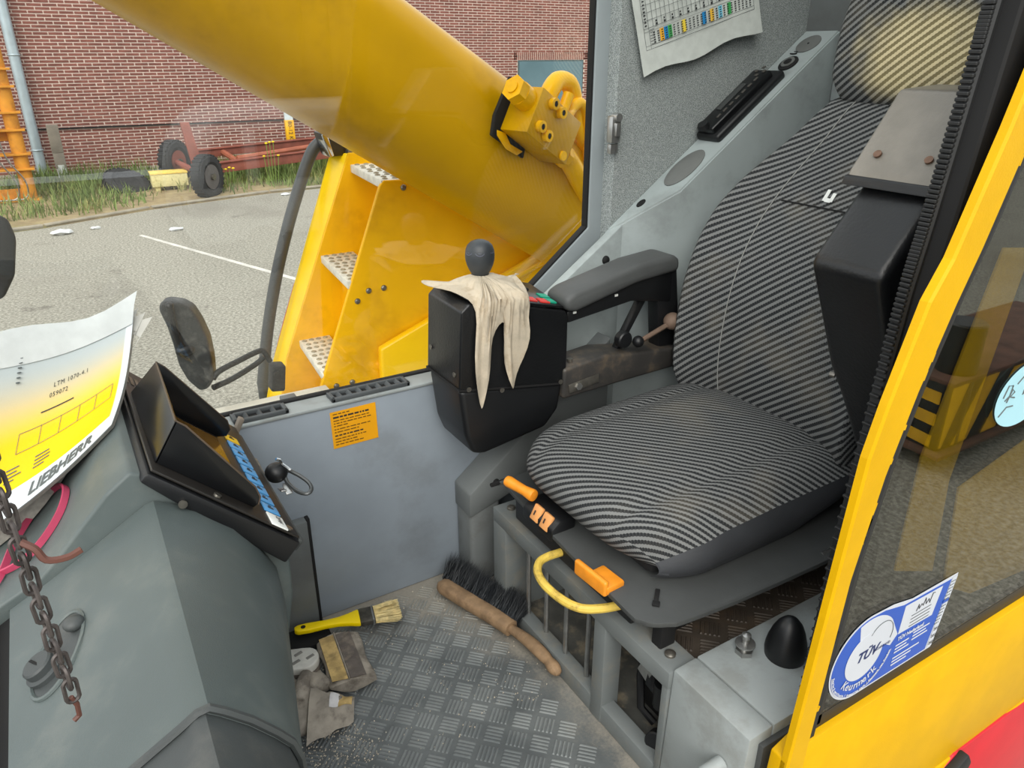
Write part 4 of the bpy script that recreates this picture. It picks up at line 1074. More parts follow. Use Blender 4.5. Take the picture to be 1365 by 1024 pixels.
rect(b, PT, x0_, yb0, x1_, yb0+.001, .0002); rect(b, PT, x0_, yb0+.008, x1_, yb0+.0088, .0002); rect(b, PT, x0_, yb0+.038, x1_, yb0+.0386, .0002)
mk('chart_grid', b, GINK, po, smooth=0)
PT2 = PT @ Matrix.Translation((0, 0, .0002))
for x, cc, nm in ((.062, (240, 176, 52), 'orange'), (.074, (40, 134, 196), 'blue'), (.086, (64, 164, 88), 'green'), (.128, (236, 208, 70), 'yellow'), (.190, (34, 134, 196), 'blue'), (.214, (238, 190, 70), 'orange2'), (.240, (120, 196, 222), 'paleblue'), (.268, (70, 168, 92), 'green')):
    b = B(); rect(b, PT, x, yb0+.010, x+.0115, yb0+.036, .0002); mk('coloured_cell', b, mat('cell_'+nm, cc, .5, var=0), po, smooth=0)
b = B()
for k in range(26):
    x = .040+k*.0118
    for q in range(5): rect(b, PT2, x+.003, yb0+.0115+q*.005, x+.008, yb0+.0138+q*.005, .0002)
    if k % 2: rect(b, PT2, x+.002, yb0+.0465, x+.007, yb0+.051, .0002); rect(b, PT2, x+.002, yb0+.0535, x+.006, yb0+.057, .0002)
for q in range(40): rect(b, PT2, x0_+.004, yb0+.050+q*.0072, x0_+.010, yb0+.0528+q*.0072, .0002)
for q in range(6): rect(b, PT2, x0_+.016, yb0+.010+q*.006, x0_+.030, yb0+.011+q*.006, .0002)
mk('chart_figures', b, INK, po, smooth=0, kind='stuff')

tv = thing('inspection_sticker', (.97, .4675, .34), 'blue and white round-ended inspection sticker on the door glass', 'sticker')
TM = frame((.905, .4688, .415), (1, 0, 0), (0, 0, 1))
def pl2(b, pts, h0, t=.0003):
    b.poly([TM @ Vector((x, y, h0)) for x, y in pts], (TM.to_3x3() @ Vector((0, 0, 1)))*t)
def arc(cx, cy, r, a0, a1, n=40): return [(cx+r*cos(radians(a0+(a1-a0)*k/n)), cy+r*sin(radians(a0+(a1-a0)*k/n))) for k in range(n+1)]
TB = mat('sticker_blue', (30, 80, 176), .4, var=.03); TW = mat('sticker_white', (196, 200, 208), .4, var=.02)
out_ = arc(0, 0, .078, 90, 270)+[(.199, -.078), (.222, .066), (.10, .066), (.05, .076)]
b = B(); pl2(b, out_, 0); mk('white_edge', b, TW, tv, smooth=0)
b = B(); pl2(b, arc(0, 0, .0745, 90, 270)+[(.182, -.0745), (.205, .060), (.08, .062), (.03, .0735)], .0004); mk('blue_field', b, TB, tv, smooth=0)
b = B(); pl2(b, arc(0, 0, .072, 40, 112)+[(-.02, .036), (.0, .03)]+[(.066, -.01), (.080, .006)], .0008); mk('white_sector', b, TW, tv, smooth=0)
b = B(); pl2(b, arc(.0, 0, .044, 0, 360, 48)[:-1], .0012); mk('white_disc', b, TW, tv, smooth=0)
b = B(); P_ = arc(.0, -.0, .0745, 185, 345); Q_ = arc(.0, 0, .0730, 185, 345); b.grid([[TM @ Vector((p[0], p[1], .0016)), TM @ Vector((q[0], q[1], .0016))] for p, q in zip(P_, Q_)]); mk('white_arc', b, TW, tv, smooth=0)
b = B(); b.tube([TM @ Vector((x, y, .0016)) for x, y in arc(.032, .022, .030, -25, 150, 24)], .0005, 5); mk('grey_arc', b, GINK, tv)
b = B(); pl2(b, [(.082, .004), (.172, .002), (.182, .056), (.084, .058)], .0008); mk('white_panel', b, TW, tv, smooth=0)
b = B(); pl2(b, [(.186, -.074), (.199, -.074), (.221, .062), (.207, .062)], .0008); mk('year_strip', b, TW, tv, smooth=0)
def tx(body, size, x, y, mtl, nm, rot=0, h=.0018, **k):
    b = B(); text(b, body, size, TM @ Matrix.Translation((x, y, h)) @ Matrix.Rotation(radians(rot), 4, 'Z'), .0001, **k); mk(nm, b, mtl, tv, smooth=0)
NAVY = mat('sticker_navy', (22, 40, 92), .5, var=0)
tx('T\u00dcV', .026, -.020, -.006, NAVY, 'sticker_title', shear=.3, off=.0008)
tx('NEDERLAND', .007, .022, -.002, NAVY, 'sticker_word')
def arctext(body, size, r, a0, step, mtl, nm):
    b = B()
    for k, chx in enumerate(body):
        a = a0+step*k; M_ = TM @ Matrix.Rotation(radians(a), 4, 'Z') @ Matrix.Translation((0, -r, .0018))
        if chx != ' ': text(b, chx, size, M_, .0001, align='CENTER', off=.0002)
    mk(nm, b, mtl, tv, smooth=0)
arctext('Keurmerk', .021, .0605, -42, 11.5, TW, 'sticker_name')
arctext('Keuring & certificatie / Inspection mark / Keurmerk van Product', .0066, .0722, -82, 2.5, TW, 'sticker_rim_text')
tx('T\u00dcV Nederland', .0105, .084, -.010, TW, 'sticker_firm', off=.0003)
for k, (x, y, w) in enumerate(((.084, -.022, .034), (.084, -.029, .030), (.084, -.036, .038), (.128, -.016, .044), (.128, -.023, .036), (.128, -.030, .042), (.084, -.048, .070), (.084, -.055, .050), (.084, -.062, .040))):
    b = B(); pl2(b, [(x, y), (x+w, y), (x+w, y+.0028), (x, y+.0028)], .0012); mk('sticker_print', b, TW, tv, smooth=0)
tx('2019', .0085, .1915, -.040, INK, 'year'); tx('2019', .0085, .189, -.054, INK, 'year'); tx('2020', .0085, .1875, -.068, INK, 'year')
b = B()
for k in range(13):
    for q in range(3): x = .189+k*.0014+q*.0045; y = -.026+k*.0066; pl2(b, [(x, y), (x+.0028, y), (x+.0028, y+.002), (x, y+.002)], .0012)
mk('tick_boxes', b, GINK, tv, smooth=0, kind='stuff')
b = B(); pl2(b, [(.196, .014), (.212, .014), (.213, .020), (.197, .020)], .0013); mk('tick_stamp', b, TB, tv, smooth=0)
b = B(); b.tube([TM @ Vector((x, y, .0016)) for x, y in ((.118, .034), (.122, .046), (.124, .036), (.130, .044), (.134, .038), (.138, .052), (.142, .038), (.148, .046), (.152, .036), (.156, .054), (.162, .052))], .0006, 5); mk('signature', b, INK, tv)
for k in range(4):
    b = B(); y = .028-.007*k; pl2(b, [(.108, y), (.160, y), (.160, y+.0014), (.108, y+.0014)], .0012); mk('form_line', b, GINK, tv, smooth=0)
ov = thing('oval_sticker', (1.15, .4675, .74), 'pale blue oval sticker on the door glass at the right edge', 'sticker')
b = B(); b.poly([(1.168+.078*cos(2*pi*k/40), .4688, .79+.052*sin(2*pi*k/40)) for k in range(40)], (0, -.0004, 0)); mk('oval_sheet', b, mat('sticker_pale_blue', (166, 212, 224), .4, var=.03), ov, smooth=0)
b = B()
for pts in (((1.105, .796), (1.112, .814), (1.124, .812), (1.122, .796), (1.112, .790)), ((1.118, .786), (1.126, .806), (1.134, .800), (1.124, .794), (1.138, .790)), ((1.106, .766), (1.122, .778), (1.140, .776)), ((1.136, .812), (1.150, .822), (1.165, .812), (1.16, .79), (1.18, .80))):
    b.tube([(x, .4682, z) for x, z in pts], .0012, 5)
mk('oval_drawing', b, GINK, ov)

# ------------------------------------------------------------------ things lying on the floor
hb_ = thing('hand_brush', (.66, 1.2, .0), 'wooden hand brush with black bristles lying against the seat base', 'brush')
WD = mat('worn_wood', (150, 122, 92), .7, var=.22, vs=30, bmp=.3, bs=120, dirt=(106, 84, 62), da=.6, ds=26)
BK = [Vector((.628, 1.392, .034)), Vector((.655, 1.30, .036)), Vector((.682, 1.215, .037)), Vector((.698, 1.155, .037))]
bk = catmull(BK, 8)
b = B(); PP = []
for i, p in enumerate(bk):
    t = i/(len(bk)-1); d = (bk[min(i+1, len(bk)-1)]-bk[max(i-1, 0)]).normalized(); s_ = d.cross(Vector((0, 0, 1))).normalized()
    e = math.sqrt(max(.02, 1-(2*max(0, .10-t)/.20)**2)) if t < .1 else 1
    w = .021*e*(1-.15*t); h = .017*e
    PP.append([p+s_*w*cos(a)*(abs(cos(a))**-.35 if abs(cos(a)) > .02 else 1)+Vector((0, 0, 1))*h*sin(a)*(abs(sin(a))**-.35 if abs(sin(a)) > .02 else 1) for a in [2*pi*k/16 for k in range(16)]])
b.grid(PP, closed_j=True, flip=True); b.ngon(PP[0]); b.ngon(PP[-1][::-1]); mk('brush_back', b, WD, hb_, smooth=50)
b = B(); b.tube(catmull([(.696, 1.160, .036), (.703, 1.135, .036), (.710, 1.10, .037), (.715, 1.06, .036), (.717, 1.035, .034), (.717, 1.022, .033), (.717, 1.00, .031), (.716, .99, .030)], 4),
                 [.0105, .011, .0112, .0115, .012, .0125, .013, .0135, .014, .0145, .0148, .0148, .0146, .0144, .014, .0135, .0125, .012, .012, .0125, .0135, .0145, .0148, .014, .0125, .011, .010, .007, .005], 12); mk('grip', b, WD, hb_, smooth=60)
verts = []; faces = []; HB = wloc(hb_)
for k in range(8500):
    t = random.random()*.98; p = bk[int(t*(len(bk)-1))].lerp(bk[min(int(t*(len(bk)-1))+1, len(bk)-1)], (t*(len(bk)-1)) % 1)
    root = p+Vector((.012+random.uniform(-.003, .004), 0, random.uniform(-.012, .014)))
    tip = root+Vector((.048+random.uniform(-.014, .018), .028+random.uniform(-.024, .024), .022+random.uniform(-.020, .022)))
    tip.z = max(.004, tip.z)
    if tip.x > .722 and tip.z < .05: tip.x = .722
    s_ = Vector((random.uniform(-1, 1), random.uniform(-1, 1), random.uniform(-1, 1))).normalized()*.0011
    n0 = len(verts); verts += [tuple(root-s_-HB), tuple(root+s_-HB), tuple(tip-HB)]; faces.append((n0, n0+1, n0+2))
me = bpy.data.meshes.new('bristles'); me.from_pydata(verts, [], faces); finish(me, mat('black_bristle', (30, 34, 38), .6, var=.2), 0)
o = bpy.data.objects.new('bristles', me); COL.objects.link(o); o.parent = hb_; o['kind'] = 'stuff'

pb = thing('paint_brush', (.38, 1.37, .03), 'flat paint brush with bright yellow handle and pale bristles by the wall', 'brush')
A0 = Vector((.268, 1.402, .040)); A1 = Vector((.520, 1.345, .036)); dx = (A1-A0).normalized(); PBM = frame(A0, dx, Vector((0, 0, 1)).cross(dx))
def pbp(x, y, z=0): return PBM @ Vector((x, y, z))
outl = [(0, .006), (.008, .0115), (.03, .013), (.07, .0105), (.10, .012), (.125, .018), (.140, .0235), (.148, .0245)]
b = B()
b.poly([pbp(x, y, -.006) for x, y in outl]+[pbp(x, -y, -.006) for x, y in outl[::-1]], PBM.to_3x3() @ Vector((0, 0, .012)), .003); hn = mk('handle', b, mat('yellow_plastic', (252, 218, 0), .3, var=.03), pb)
b = B(); b.cyl(pbp(.020, .0, .0055), pbp(.020, .0, .0066), .0055, n=14); mk('hang_hole', b, BLKM, hn)
b = B(); b.box(pbp(.165, 0), (.036, .050, .014), PBM.to_3x3(), .003); mk('ferrule', b, mat('ferrule_steel', (96, 92, 84), .4, .7, var=.3, vs=60), pb)
b = B(); b.box(pbp(.178, 0), (.004, .0515, .0155), PBM.to_3x3(), .001); mk('ferrule_band', b, STEEL, pb)
verts = []; faces = []; W0 = wloc(pb)
for k in range(1800):
    y = random.uniform(-.023, .023); z_ = random.uniform(-.0055, .0055)
    r = pbp(.180, y, z_)-W0; t = pbp(.236+random.uniform(-.010, .008), y*1.22+random.uniform(-.004, .004), z_*1.3+random.uniform(-.003, .003))-W0
    s_ = (PBM.to_3x3() @ Vector((0, random.uniform(-1, 1), random.uniform(-1, 1)))).normalized()*.0011
    n0 = len(verts); verts += [tuple(r-s_), tuple(r+s_), tuple(t+s_*.4), tuple(t-s_*.4)]; faces.append((n0, n0+1, n0+2, n0+3))
me = bpy.data.meshes.new('bristles'); me.from_pydata(verts, [], faces); finish(me, mat('pale_bristle', (214, 196, 142), .8, var=.2, vs=80), 0)
o = bpy.data.objects.new('bristles', me); COL.objects.link(o); o.parent = pb; o['kind'] = 'stuff'

def remesh(b, vox, m, name, parent, noise_amp=.0):
    me = bpy.data.meshes.new('t'); b.bm.to_mesh(me); b.bm.free(); ob = bpy.data.objects.new('t', me); COL.objects.link(ob)
    md = ob.modifiers.new('r', 'REMESH'); md.mode = 'VOXEL'; md.voxel_size = vox
    sm_ = ob.modifiers.new('s', 'SMOOTH'); sm_.iterations = 4; sm_.factor = .5
    if noise_amp:
        tx_ = bpy.data.textures.new('crumple', 'CLOUDS'); tx_.noise_scale = .022; tx_.noise_depth = 2
        dm = ob.modifiers.new('d', 'DISPLACE'); dm.texture = tx_; dm.strength = noise_amp; dm.mid_level = .5; dm.texture_coords = 'LOCAL'
    me2 = bpy.data.meshes.new_from_object(ob.evaluated_get(bpy.context.evaluated_depsgraph_get())); bpy.data.objects.remove(ob)
    t = bmesh.new(); t.from_mesh(me2); bpy.data.meshes.remove(me2)
    return mk(name, t, m, parent, smooth=180)
GL = mat('grey_glove_leather', (150, 142, 130), .85, var=.2, vs=24, bmp=.5, bs=160, dirt=(84, 76, 68), da=.7, ds=22)
GLY = mat('yellow_glove_cloth', (188, 160, 104), .85, var=.25, vs=40, bmp=.4, bs=200, dirt=(110, 94, 66), da=.5, ds=30)
GLD = mat('dark_glove_patch', (96, 88, 82), .7, var=.2, vs=30, dirt=(140, 128, 112), da=.6, ds=40)
# glove with flat cuff under the paint brush
g1 = thing('work_glove', (.35, 1.27, 0), 'worn work glove with flat yellow and grey cuff under the yellow-handled brush', 'glove', 'work gloves on the floor')
CF = [Vector((.300, 1.345, .030)), Vector((.392, 1.330, .034)), Vector((.380, 1.185, .022)), Vector((.285, 1.205, .026))]
def cuff(u, v, h): return CF[0].lerp(CF[1], u).lerp(CF[3].lerp(CF[2], u), v)+Vector((0, 0, h))
b = B(); PP = []
for i in range(19):
    v = i/18; row = []
    for k in range(28):
        a = 2*pi*k/28; u = .5+.5*cos(a)*(1.0+.05*sin(v*9)); row.append(cuff(u, v+.02*sin(a*3), .013*sin(a)*(1+.25*sin(u*22+v*3)*0)+.0025*sin(v*40+u*6)*(1 if u < .5 else .3)))
    PP.append(row)
b.grid(PP, closed_j=True); b.ngon(PP[0]); b.ngon(PP[-1][::-1]); bmesh.ops.recalc_face_normals(b.bm, faces=b.bm.faces); mk('cuff', b, GL, g1, smooth=70)
b = B(); PP = [[cuff(.06+.34*j/8, .04+.93*i/26, .0165+.0022*abs(sin(i*1.5+j*.25))) for j in range(9)] for i in range(27)]; b.grid(PP, flip=True); bmesh.ops.solidify(b.bm, geom=b.bm.faces[:], thickness=.002); mk('yellow_panel', b, GLY, g1, smooth=60)
b = B(); PP = [[cuff(.46+.34*j/6, .04+.92*i/14, .0165+.001*sin(i*2+j)) for j in range(7)] for i in range(15)]; b.grid(PP, flip=True); bmesh.ops.solidify(b.bm, geom=b.bm.faces[:], thickness=.002); mk('dark_patch', b, GLD, g1, smooth=60)
b = B(); b.tube([cuff(.43, i/12, .019) for i in range(13)], .0018, 6); mk('piping', b, GL, g1)
# crumpled glove in front
g2 = thing('work_glove', (.23, 1.17, 0), 'crumpled grey work glove with white and yellow cuff tip near the dashboard foot', 'glove', 'work gloves on the floor')
b = B()
b.ball((.225, 1.215, .026), .045, (1.0, 1.1, .5), 16); b.ball((.255, 1.165, .026), .045, (1.1, .8, .5), 16); b.ball((.205, 1.165, .022), .04, (1, 1, .5), 14)
b.tube([(.215, 1.19, .045), (.235, 1.225, .052), (.252, 1.248, .048), (.258, 1.262, .040)], [.016, .016, .0145, .010], 12)
b.tube([(.19, 1.20, .035), (.205, 1.24, .04), (.215, 1.27, .036), (.215, 1.285, .03)], [.014, .015, .013, .009], 12)
b.tube([(.275, 1.215, .025), (.270, 1.25, .026), (.262, 1.29, .022)], [.018, .018, .014], 12)
remesh(b, .0045, GL, 'glove_body', g2, .012)
C2 = [Vector((.245, 1.205, .048)), Vector((.318, 1.150, .030)), Vector((.300, 1.115, .012)), Vector((.200, 1.100, .020))]
b = B(); PP = []
for i in range(9):
    u = i/8
    PP.append([(C2[0].lerp(C2[1], u)).lerp(C2[3].lerp(C2[2], u), v)+Vector((0, 0, .014*sin(pi*v)+.003*sin(u*14+v*5))) for v in (0, .2, .4, .6, .8, 1)])
b.grid(PP, flip=True); bmesh.ops.solidify(b.bm, geom=b.bm.faces[:], thickness=.004); mk('cuff', b, GL, g2, smooth=60)
for (u0, u1, m_, nm) in ((.46, .66, mat('glove_white_cloth', (206, 204, 204), .85, var=.1, vs=40), 'white_band'), (.66, .96, GLY, 'yellow_tip')):
    b = B(); PP = []
    for i in range(7):
        u = u0+(u1-u0)*i/6
        PP.append([(C2[0].lerp(C2[1], u)).lerp(C2[3].lerp(C2[2], u), v)+Vector((0, 0, .014*sin(pi*v)+.003*sin(u*14+v*5)+.004)) for v in (.03, .2, .35, .5)])
    b.grid(PP, flip=True); bmesh.ops.solidify(b.bm, geom=b.bm.faces[:], thickness=.002); mk(nm, b, m_, g2, smooth=60)
# pale rubber sole
so = thing('rubber_sole', (.23, 1.29, .03), 'pale rubber sole poking out beside the dashboard foot', 'shoe sole')
def so_o(s): 
    c = Vector((.215, 1.300, 0)); d = Vector((.92, -.38, 0)).normalized(); e = Vector((-d.y, d.x, 0))
    return [c+d*x+e*y*s for x, y in [(-.06, .026), (.0, .030), (.04, .031)]+[(.048+.028*cos(a), .031*sin(a)) for a in [pi*.5-pi*k/12 for k in range(1, 12)]]+[(.04, -.031), (.0, -.030), (-.06, -.026)]], d, e
pts, d_, e_ = so_o(1); SZ = lambda p, z: Vector((p.x, p.y, z))
b = B(); b.poly([SZ(p, .045) for p in pts], (0, 0, .020), .004, 3); mk('sole', b, mat('pale_rubber', (196, 194, 186), .7, var=.1, vs=40), so)
b = B(); b.poly([SZ(p, .030) for p in pts], (0, 0, .015), .003, 2); mk('shoe_upper', b, GLD, so)
for (x, y) in ((.005, .010), (.032, .012), (.03, -.012), (.058, .0)):
    c = pts[1]-e_*.030+d_*x+e_*y; b = B(); b.box((c.x, c.y, .0655), (.018, .007, .002), frame((0, 0, 0), d_+e_*.8, e_).to_3x3(), .0005); mk('tread_pad', b, mat('tread_grey', (128, 126, 120), .7), so)
# spilled sand and grit
vs_ = []; fs_ = []
for k in range(900):
    x = random.uniform(.20, .72); y = random.uniform(.98, 1.44)
    if random.random() < .4: x = random.uniform(.18, .32); y = random.uniform(1.02, 1.12)
    r = random.uniform(.0006, .0022); n0 = len(vs_)
    vs_ += [(x-r, y-r, .0005), (x+r, y-r*.6, .0005), (x+r*.5, y+r, .0005), (x, y, .0005+r*1.4)]; fs_ += [(n0, n0+1, n0+3), (n0+1, n0+2, n0+3), (n0+2, n0, n0+3)]
me = bpy.data.meshes.new('floor_grit'); me.from_pydata(vs_, [], fs_); finish(me, mat('sand_grit', (186, 176, 158), .9, var=.2, vs=90), 0)
o = bpy.data.objects.new('floor_grit', me); COL.objects.link(o); tag(o, 'scattered pale sand grit on the tread floor', 'grit'); o['kind'] = 'stuff'

# ------------------------------------------------------------------ outside: crane boom, steps and carrier
boom = thing('crane_boom', (1.3, 2.6, -.9), 'huge yellow crane boom slanting down to the right outside the window', 'crane boom')
el = radians(32); BD = Vector((-cos(el), 0, sin(el))); BN = Vector((sin(el), 0, cos(el)))
def bsec(c, hw, hh):
    out = []
    for k in range(48):
        a = 2*pi*k/48; ca, sa = cos(a), sin(a)
        e = .55 if sa > 0 else .9
        out.append(c+Vector((0, 1, 0))*hw*math.copysign(abs(ca)**e, ca)+BN*hh*math.copysign(abs(sa)**(.42 if sa > 0 else .85), sa))
    return out
BC = BN*1.512+Vector((0, 2.6, 0))
b = B(); PP = [bsec(BC+BD*s+BN*.012, .285, .240) for s in (-2.2, -1.3, -.6, 0, .8, 2, 4, 8, 12)]; b.grid(PP, closed_j=True); b.ngon(PP[0][::-1]); b.ngon(PP[-1]); bmesh.ops.recalc_face_normals(b.bm, faces=b.bm.faces)
mk('base_section', b, YELB, boom, smooth=40)
vb = thing('valve_block', (1.459, 2.250, 1.039), 'yellow hydraulic valve block with big hex plug bolted to the boom', 'valve block')
VC = Vector((1.474, 2.240, 1.019)); VR = Matrix(((-BD.x, 0, BN.x), (0, 1, 0), (-BD.z, 0, BN.z)))
VR = VR @ Matrix.Rotation(radians(14), 3, 'Z') @ Matrix.Rotation(radians(-8), 3, 'X')
def vp(x, y, z): return VC+VR @ Vector((x, y, z))
b = B(); b.box(VC, (.24, .12, .155), VR, .004); mk('block', b, YELB, vb)
b = B(); b.cyl(vp(-.12, -.01, .03), vp(-.165, -.01, .03), .040, n=24); b.tube2([vp(-.165, -.01, .03), vp(-.20, -.01, .03)], [.043, .043], (VR @ Vector((-1, 0, 0))).normalized(), 6); b.cyl(vp(-.20, -.01, .03), vp(-.205, -.01, .03), .02, n=16); mk('hex_plug', b, YEL, vb)
for (x, z) in ((-.055, .055), (-.005, .050), (-.075, -.035), (-.030, -.045)):
    b = B(); b.lathe([(.019, 0), (.019, .018), (.010, .019), (.010, .006), (0, .006)], vp(x, -.060, z), VR @ Vector((0, -1, 0)), 16); bo = mk('socket_bolt', b, YEL, vb)
    b = B(); b.cyl(vp(x, -.066, z), vp(x, -.0775, z), .0095, n=6); mk('socket', b, BLKM, bo)
b = B(); b.cyl(vp(.085, -.06, -.06), vp(.085, -.068, -.06), .016, n=14); mk('plug', b, YEL, vb)
for pts, r in (([vp(.0, .02, .07), vp(.0, .02, .13), vp(.03, .03, .18), vp(.09, .03, .20), vp(.15, .03, .16), vp(.20, .03, .10), vp(.3, .03, .06)], .032), ([vp(.06, -.01, .07), vp(.06, -.01, .15)], .020), ([vp(.10, 0, .06), vp(.11, 0, .12), vp(.14, 0, .16), vp(.19, 0, .15), vp(.24, 0, .10), vp(.3, 0, .02)], .020), ([vp(.11, 0, -.03), vp(.20, 0, -.03), vp(.4, 0, -.10)], .036)):
    b = B(); b.tube(catmull(pts, 5), r, 14); mk('hose', b, YEL, vb, smooth=60)
b = B(); b.cyl(vp(.145, .0, -.03), vp(.17, .0, -.03), .042, n=8); mk('hose_nut', b, YEL, vb)
b = B(); b.poly([vp(-.155, .062, .09), vp(-.16, .062, -.05), vp(-.14, .062, -.11), vp(.04, .062, -.105), vp(.0, .062, .05)], VR @ Vector((0, .015, 0)), .004); mk('torn_pad', b, BLKM, vb)
b = B(); b.poly([vp(-.13, .058, -.085), vp(-.09, .058, -.075), vp(-.05, .058, -.095), vp(.02, .058, -.088), vp(.0, .058, -.112), vp(-.06, .058, -.118), vp(-.12, .058, -.10)], VR @ Vector((0, .006, 0)), .002); mk('flaked_paint', b, YEL, vb)

sp = thing('access_steps', (1.2, 3.2, -.9), 'yellow fairing with three white perforated steps beyond the boom', 'steps')
b = B(); b.prof([(1.175, .770), (1.30, .765), (2.4, .74), (2.4, -.5), (.74, -.5), (.812, -.101), (1.155, .745)], 2.95, 2.972, .006, 3); mk('near_cheek', b, YEL, sp)
b = B(); b.prof([(1.195, .83), (2.4, .83), (2.4, -.5), (.70, -.5), (.80, -.10)], 3.4, 3.42, .004); mk('far_cheek', b, YEL, sp)
b = B(); b.poly([(1.199, 3.400, 0.827), (0.870, 3.400, -0.251), (0.827, 3.400, -0.424), (0.680, 3.560, -0.455), (0.772, 3.560, -0.147), (1.161, 3.560, 0.820)], (.012, .012, 0), .004); mk('front_flange', b, mat('flange_yellow', (255, 210, 12), .3, var=.05), sp)
b = B(); b.tube([(0.931, 3.570, 0.218), (0.863, 3.570, 0.053), (0.792, 3.570, -0.130)], .008, 6); mk('red_stripe', b, mat('red_reflector', (206, 52, 30), .4), sp)
b = B()
for (x0, z0, x1, z1) in ((1.33, .765, 1.29, .36), (1.12, .37, 1.08, -.03), (.96, -.03, .94, -.4)):
    b.poly([(x0, 2.97, z0), (x0, 3.4, z0), (x1, 3.4, z1), (x1, 2.97, z1)], (.006, 0, 0))
mk('risers', b, YEL, sp)
for (x, z, dd) in ((1.165, .770, .19), (.985, .372, .16), (.838, -.020, .15)):
    o0 = Vector((x, 2.955, z)); ey = Vector((.032, .445, .010)); ex = Vector((dd, 0, 0))
    b = B(); b.poly([o0, o0+ey, o0+ey+ex, o0+ex], (0, 0, -.035), .004); stp = mk('step_plate', b, ALU, sp)
    for i in range(9):
        for j in range(4):
            c = o0+ey*((i+.5)/9)+ex*((j+.6+.25*(i % 2))/4.4); b = B(); b.lathe([(.013, 0), (.012, .003), (.007, .005), (.006, .002), (0, .002)], (c.x, c.y, c.z), (0, 0, 1), 8); mk('grip_hole', b, ALUH, stp)
for px in ((1.020, 2.945, 0.282), (1.073, 2.945, 0.320), (1.142, 2.945, 0.322), (0.892, 2.945, -0.082), (0.964, 2.945, -0.080), (1.259, 2.945, 0.735), (1.330, 2.945, 0.732)):
    b = B(); b.ball((px[0], 2.948, px[2]), .013, (1, .6, 1), 12); mk('bolt', b, SCREW, sp)
fe = thing('carrier_fender', (1.4, 2.6, -.9), 'bright yellow sloping fender under the boom', 'fender')
f0 = Vector((1.090, 2.900, 0.065)); f1 = Vector((2.004, 2.900, 0.414))
b = B(); b.poly([f0, f1, f1+Vector((.5, 0, -.1)), (f1.x+.5, 2.90, -.6), (f0.x-.02, 2.90, -.6)], (0, .045, 0), .012, 3); mk('fender_panel', b, mat('fender_yellow', (255, 204, 8), .3, var=.05, vs=3, dirt=(220, 168, 14), da=.4, ds=3), fe)
e0 = Vector((1.427, 2.895, 0.165)); e1 = Vector((2.002, 2.895, 0.365))
b = B(); b.tube([e0, e1], .012, 8); mk('fender_crease', b, MATS['fender_yellow'], fe)
dk = thing('carrier_deck', (.6, 2.9, -.9), 'off-white carrier deck edge beyond the window sill', 'deck')
b = B(); b.mm((.05, 2.80, -.20), (.84, 2.93, -.055), .006); mk('deck_beam', b, mat('deck_white', (214, 210, 196), .6, var=.1, vs=6), dk)
b = B(); b.mm((.95, 3.0, -.80), (2.4, 3.38, -.42), .01); mk('deck_body', b, mat('deck_dark', (70, 70, 68), .7), dk)
b = B(); b.tube([(.36, 2.70, -.045), (.62, 2.70, -.030)], .020, 10); b.mm((.60, 2.68, -.07), (.66, 2.75, .02), .005); mk('deck_tube', b, mat('tube_grey', (92, 94, 94), .5), dk)
hr = thing('handrail', (.75, 3.5, -.5), 'dark bent tube handrail left of the steps', 'handrail')
b = B(); b.tube(catmull([(1.173, 3.620, 0.878), (1.127, 3.620, 0.853), (1.086, 3.620, 0.808), (1.021, 3.620, 0.676), (0.936, 3.620, 0.475), (0.854, 3.620, 0.247), (0.780, 3.620, -0.009), (0.718, 3.620, -0.287)], 5), .029, 12); mk('rail', b, mat('rail_dark', (74, 76, 76), .45, var=.1), hr)
b = B(); c = Vector((0.720, 3.620, -0.271)); b.cyl(c, c-Vector((0, 0, .35)), .029, n=12); mk('rail_foot', b, MATS['rail_dark'], hr)
wl = thing('work_lamp', (1.195, 3.500, 0.817), 'black work lamp on the top of the steps, half behind the boom', 'lamp')
b = B(); b.poly([(1.092, 3.450, 0.916), (1.123, 3.450, 0.810), (1.224, 3.450, 0.817), (1.288, 3.450, 0.846), (1.277, 3.450, 0.933)], (0, .12, 0), .008); mk('lamp_housing', b, BLK, wl)
b = B(); b.poly([(1.094, 3.445, 0.910), (1.118, 3.445, 0.915), (1.143, 3.445, 0.816), (1.122, 3.445, 0.811)], (0, .10, 0), .003); mk('lamp_rim', b, CHROME, wl)
b = B(); c = Vector((1.227, 3.440, 0.818)); b.box(c, (.06, .05, .05), None, .01); b.cyl(c+Vector((0, 0, -.02)), c+Vector((0, 0, -.08)), .02, n=10); mk('lamp_foot', b, SCREW, wl)

mi = thing('wing_mirror', (.32, 3.0, -.5), 'black wing mirror seen from behind, on two bent arms', 'mirror')
mo = [(0.265, 3.000, 0.385), (0.291, 3.000, 0.387), (0.337, 3.000, 0.373), (0.370, 3.000, 0.344), (0.393, 3.000, 0.285), (0.410, 3.000, 0.213), (0.413, 3.000, 0.123), (0.405, 3.000, 0.033), (0.377, 3.000, -0.000), (0.348, 3.000, 0.000), (0.311, 3.000, 0.054), (0.289, 3.000, 0.124), (0.283, 3.000, 0.213), (0.274, 3.000, 0.288), (0.257, 3.000, 0.357)]
b = B(); b.poly([Vector(p) for p in mo], (.03, .07, 0), .018, 4); ms = mk('mirror_shell', b, mat('mirror_black', (52, 54, 55), .5, var=.15, vs=8, dirt=(110, 110, 106), da=.4, ds=20), mi)
b = B(); b.tube(catmull([(0.297, 2.985, 0.372), (0.299, 2.985, 0.306), (0.305, 2.985, 0.229), (0.314, 2.985, 0.205)], 4), .013, 10); b.ball((0.297, 2.985, 0.372), .016, n=10); b.ball((0.322, 2.985, 0.185), .03, (1.2, .6, .8), 12); mk('ball_joint', b, BLK, mi)
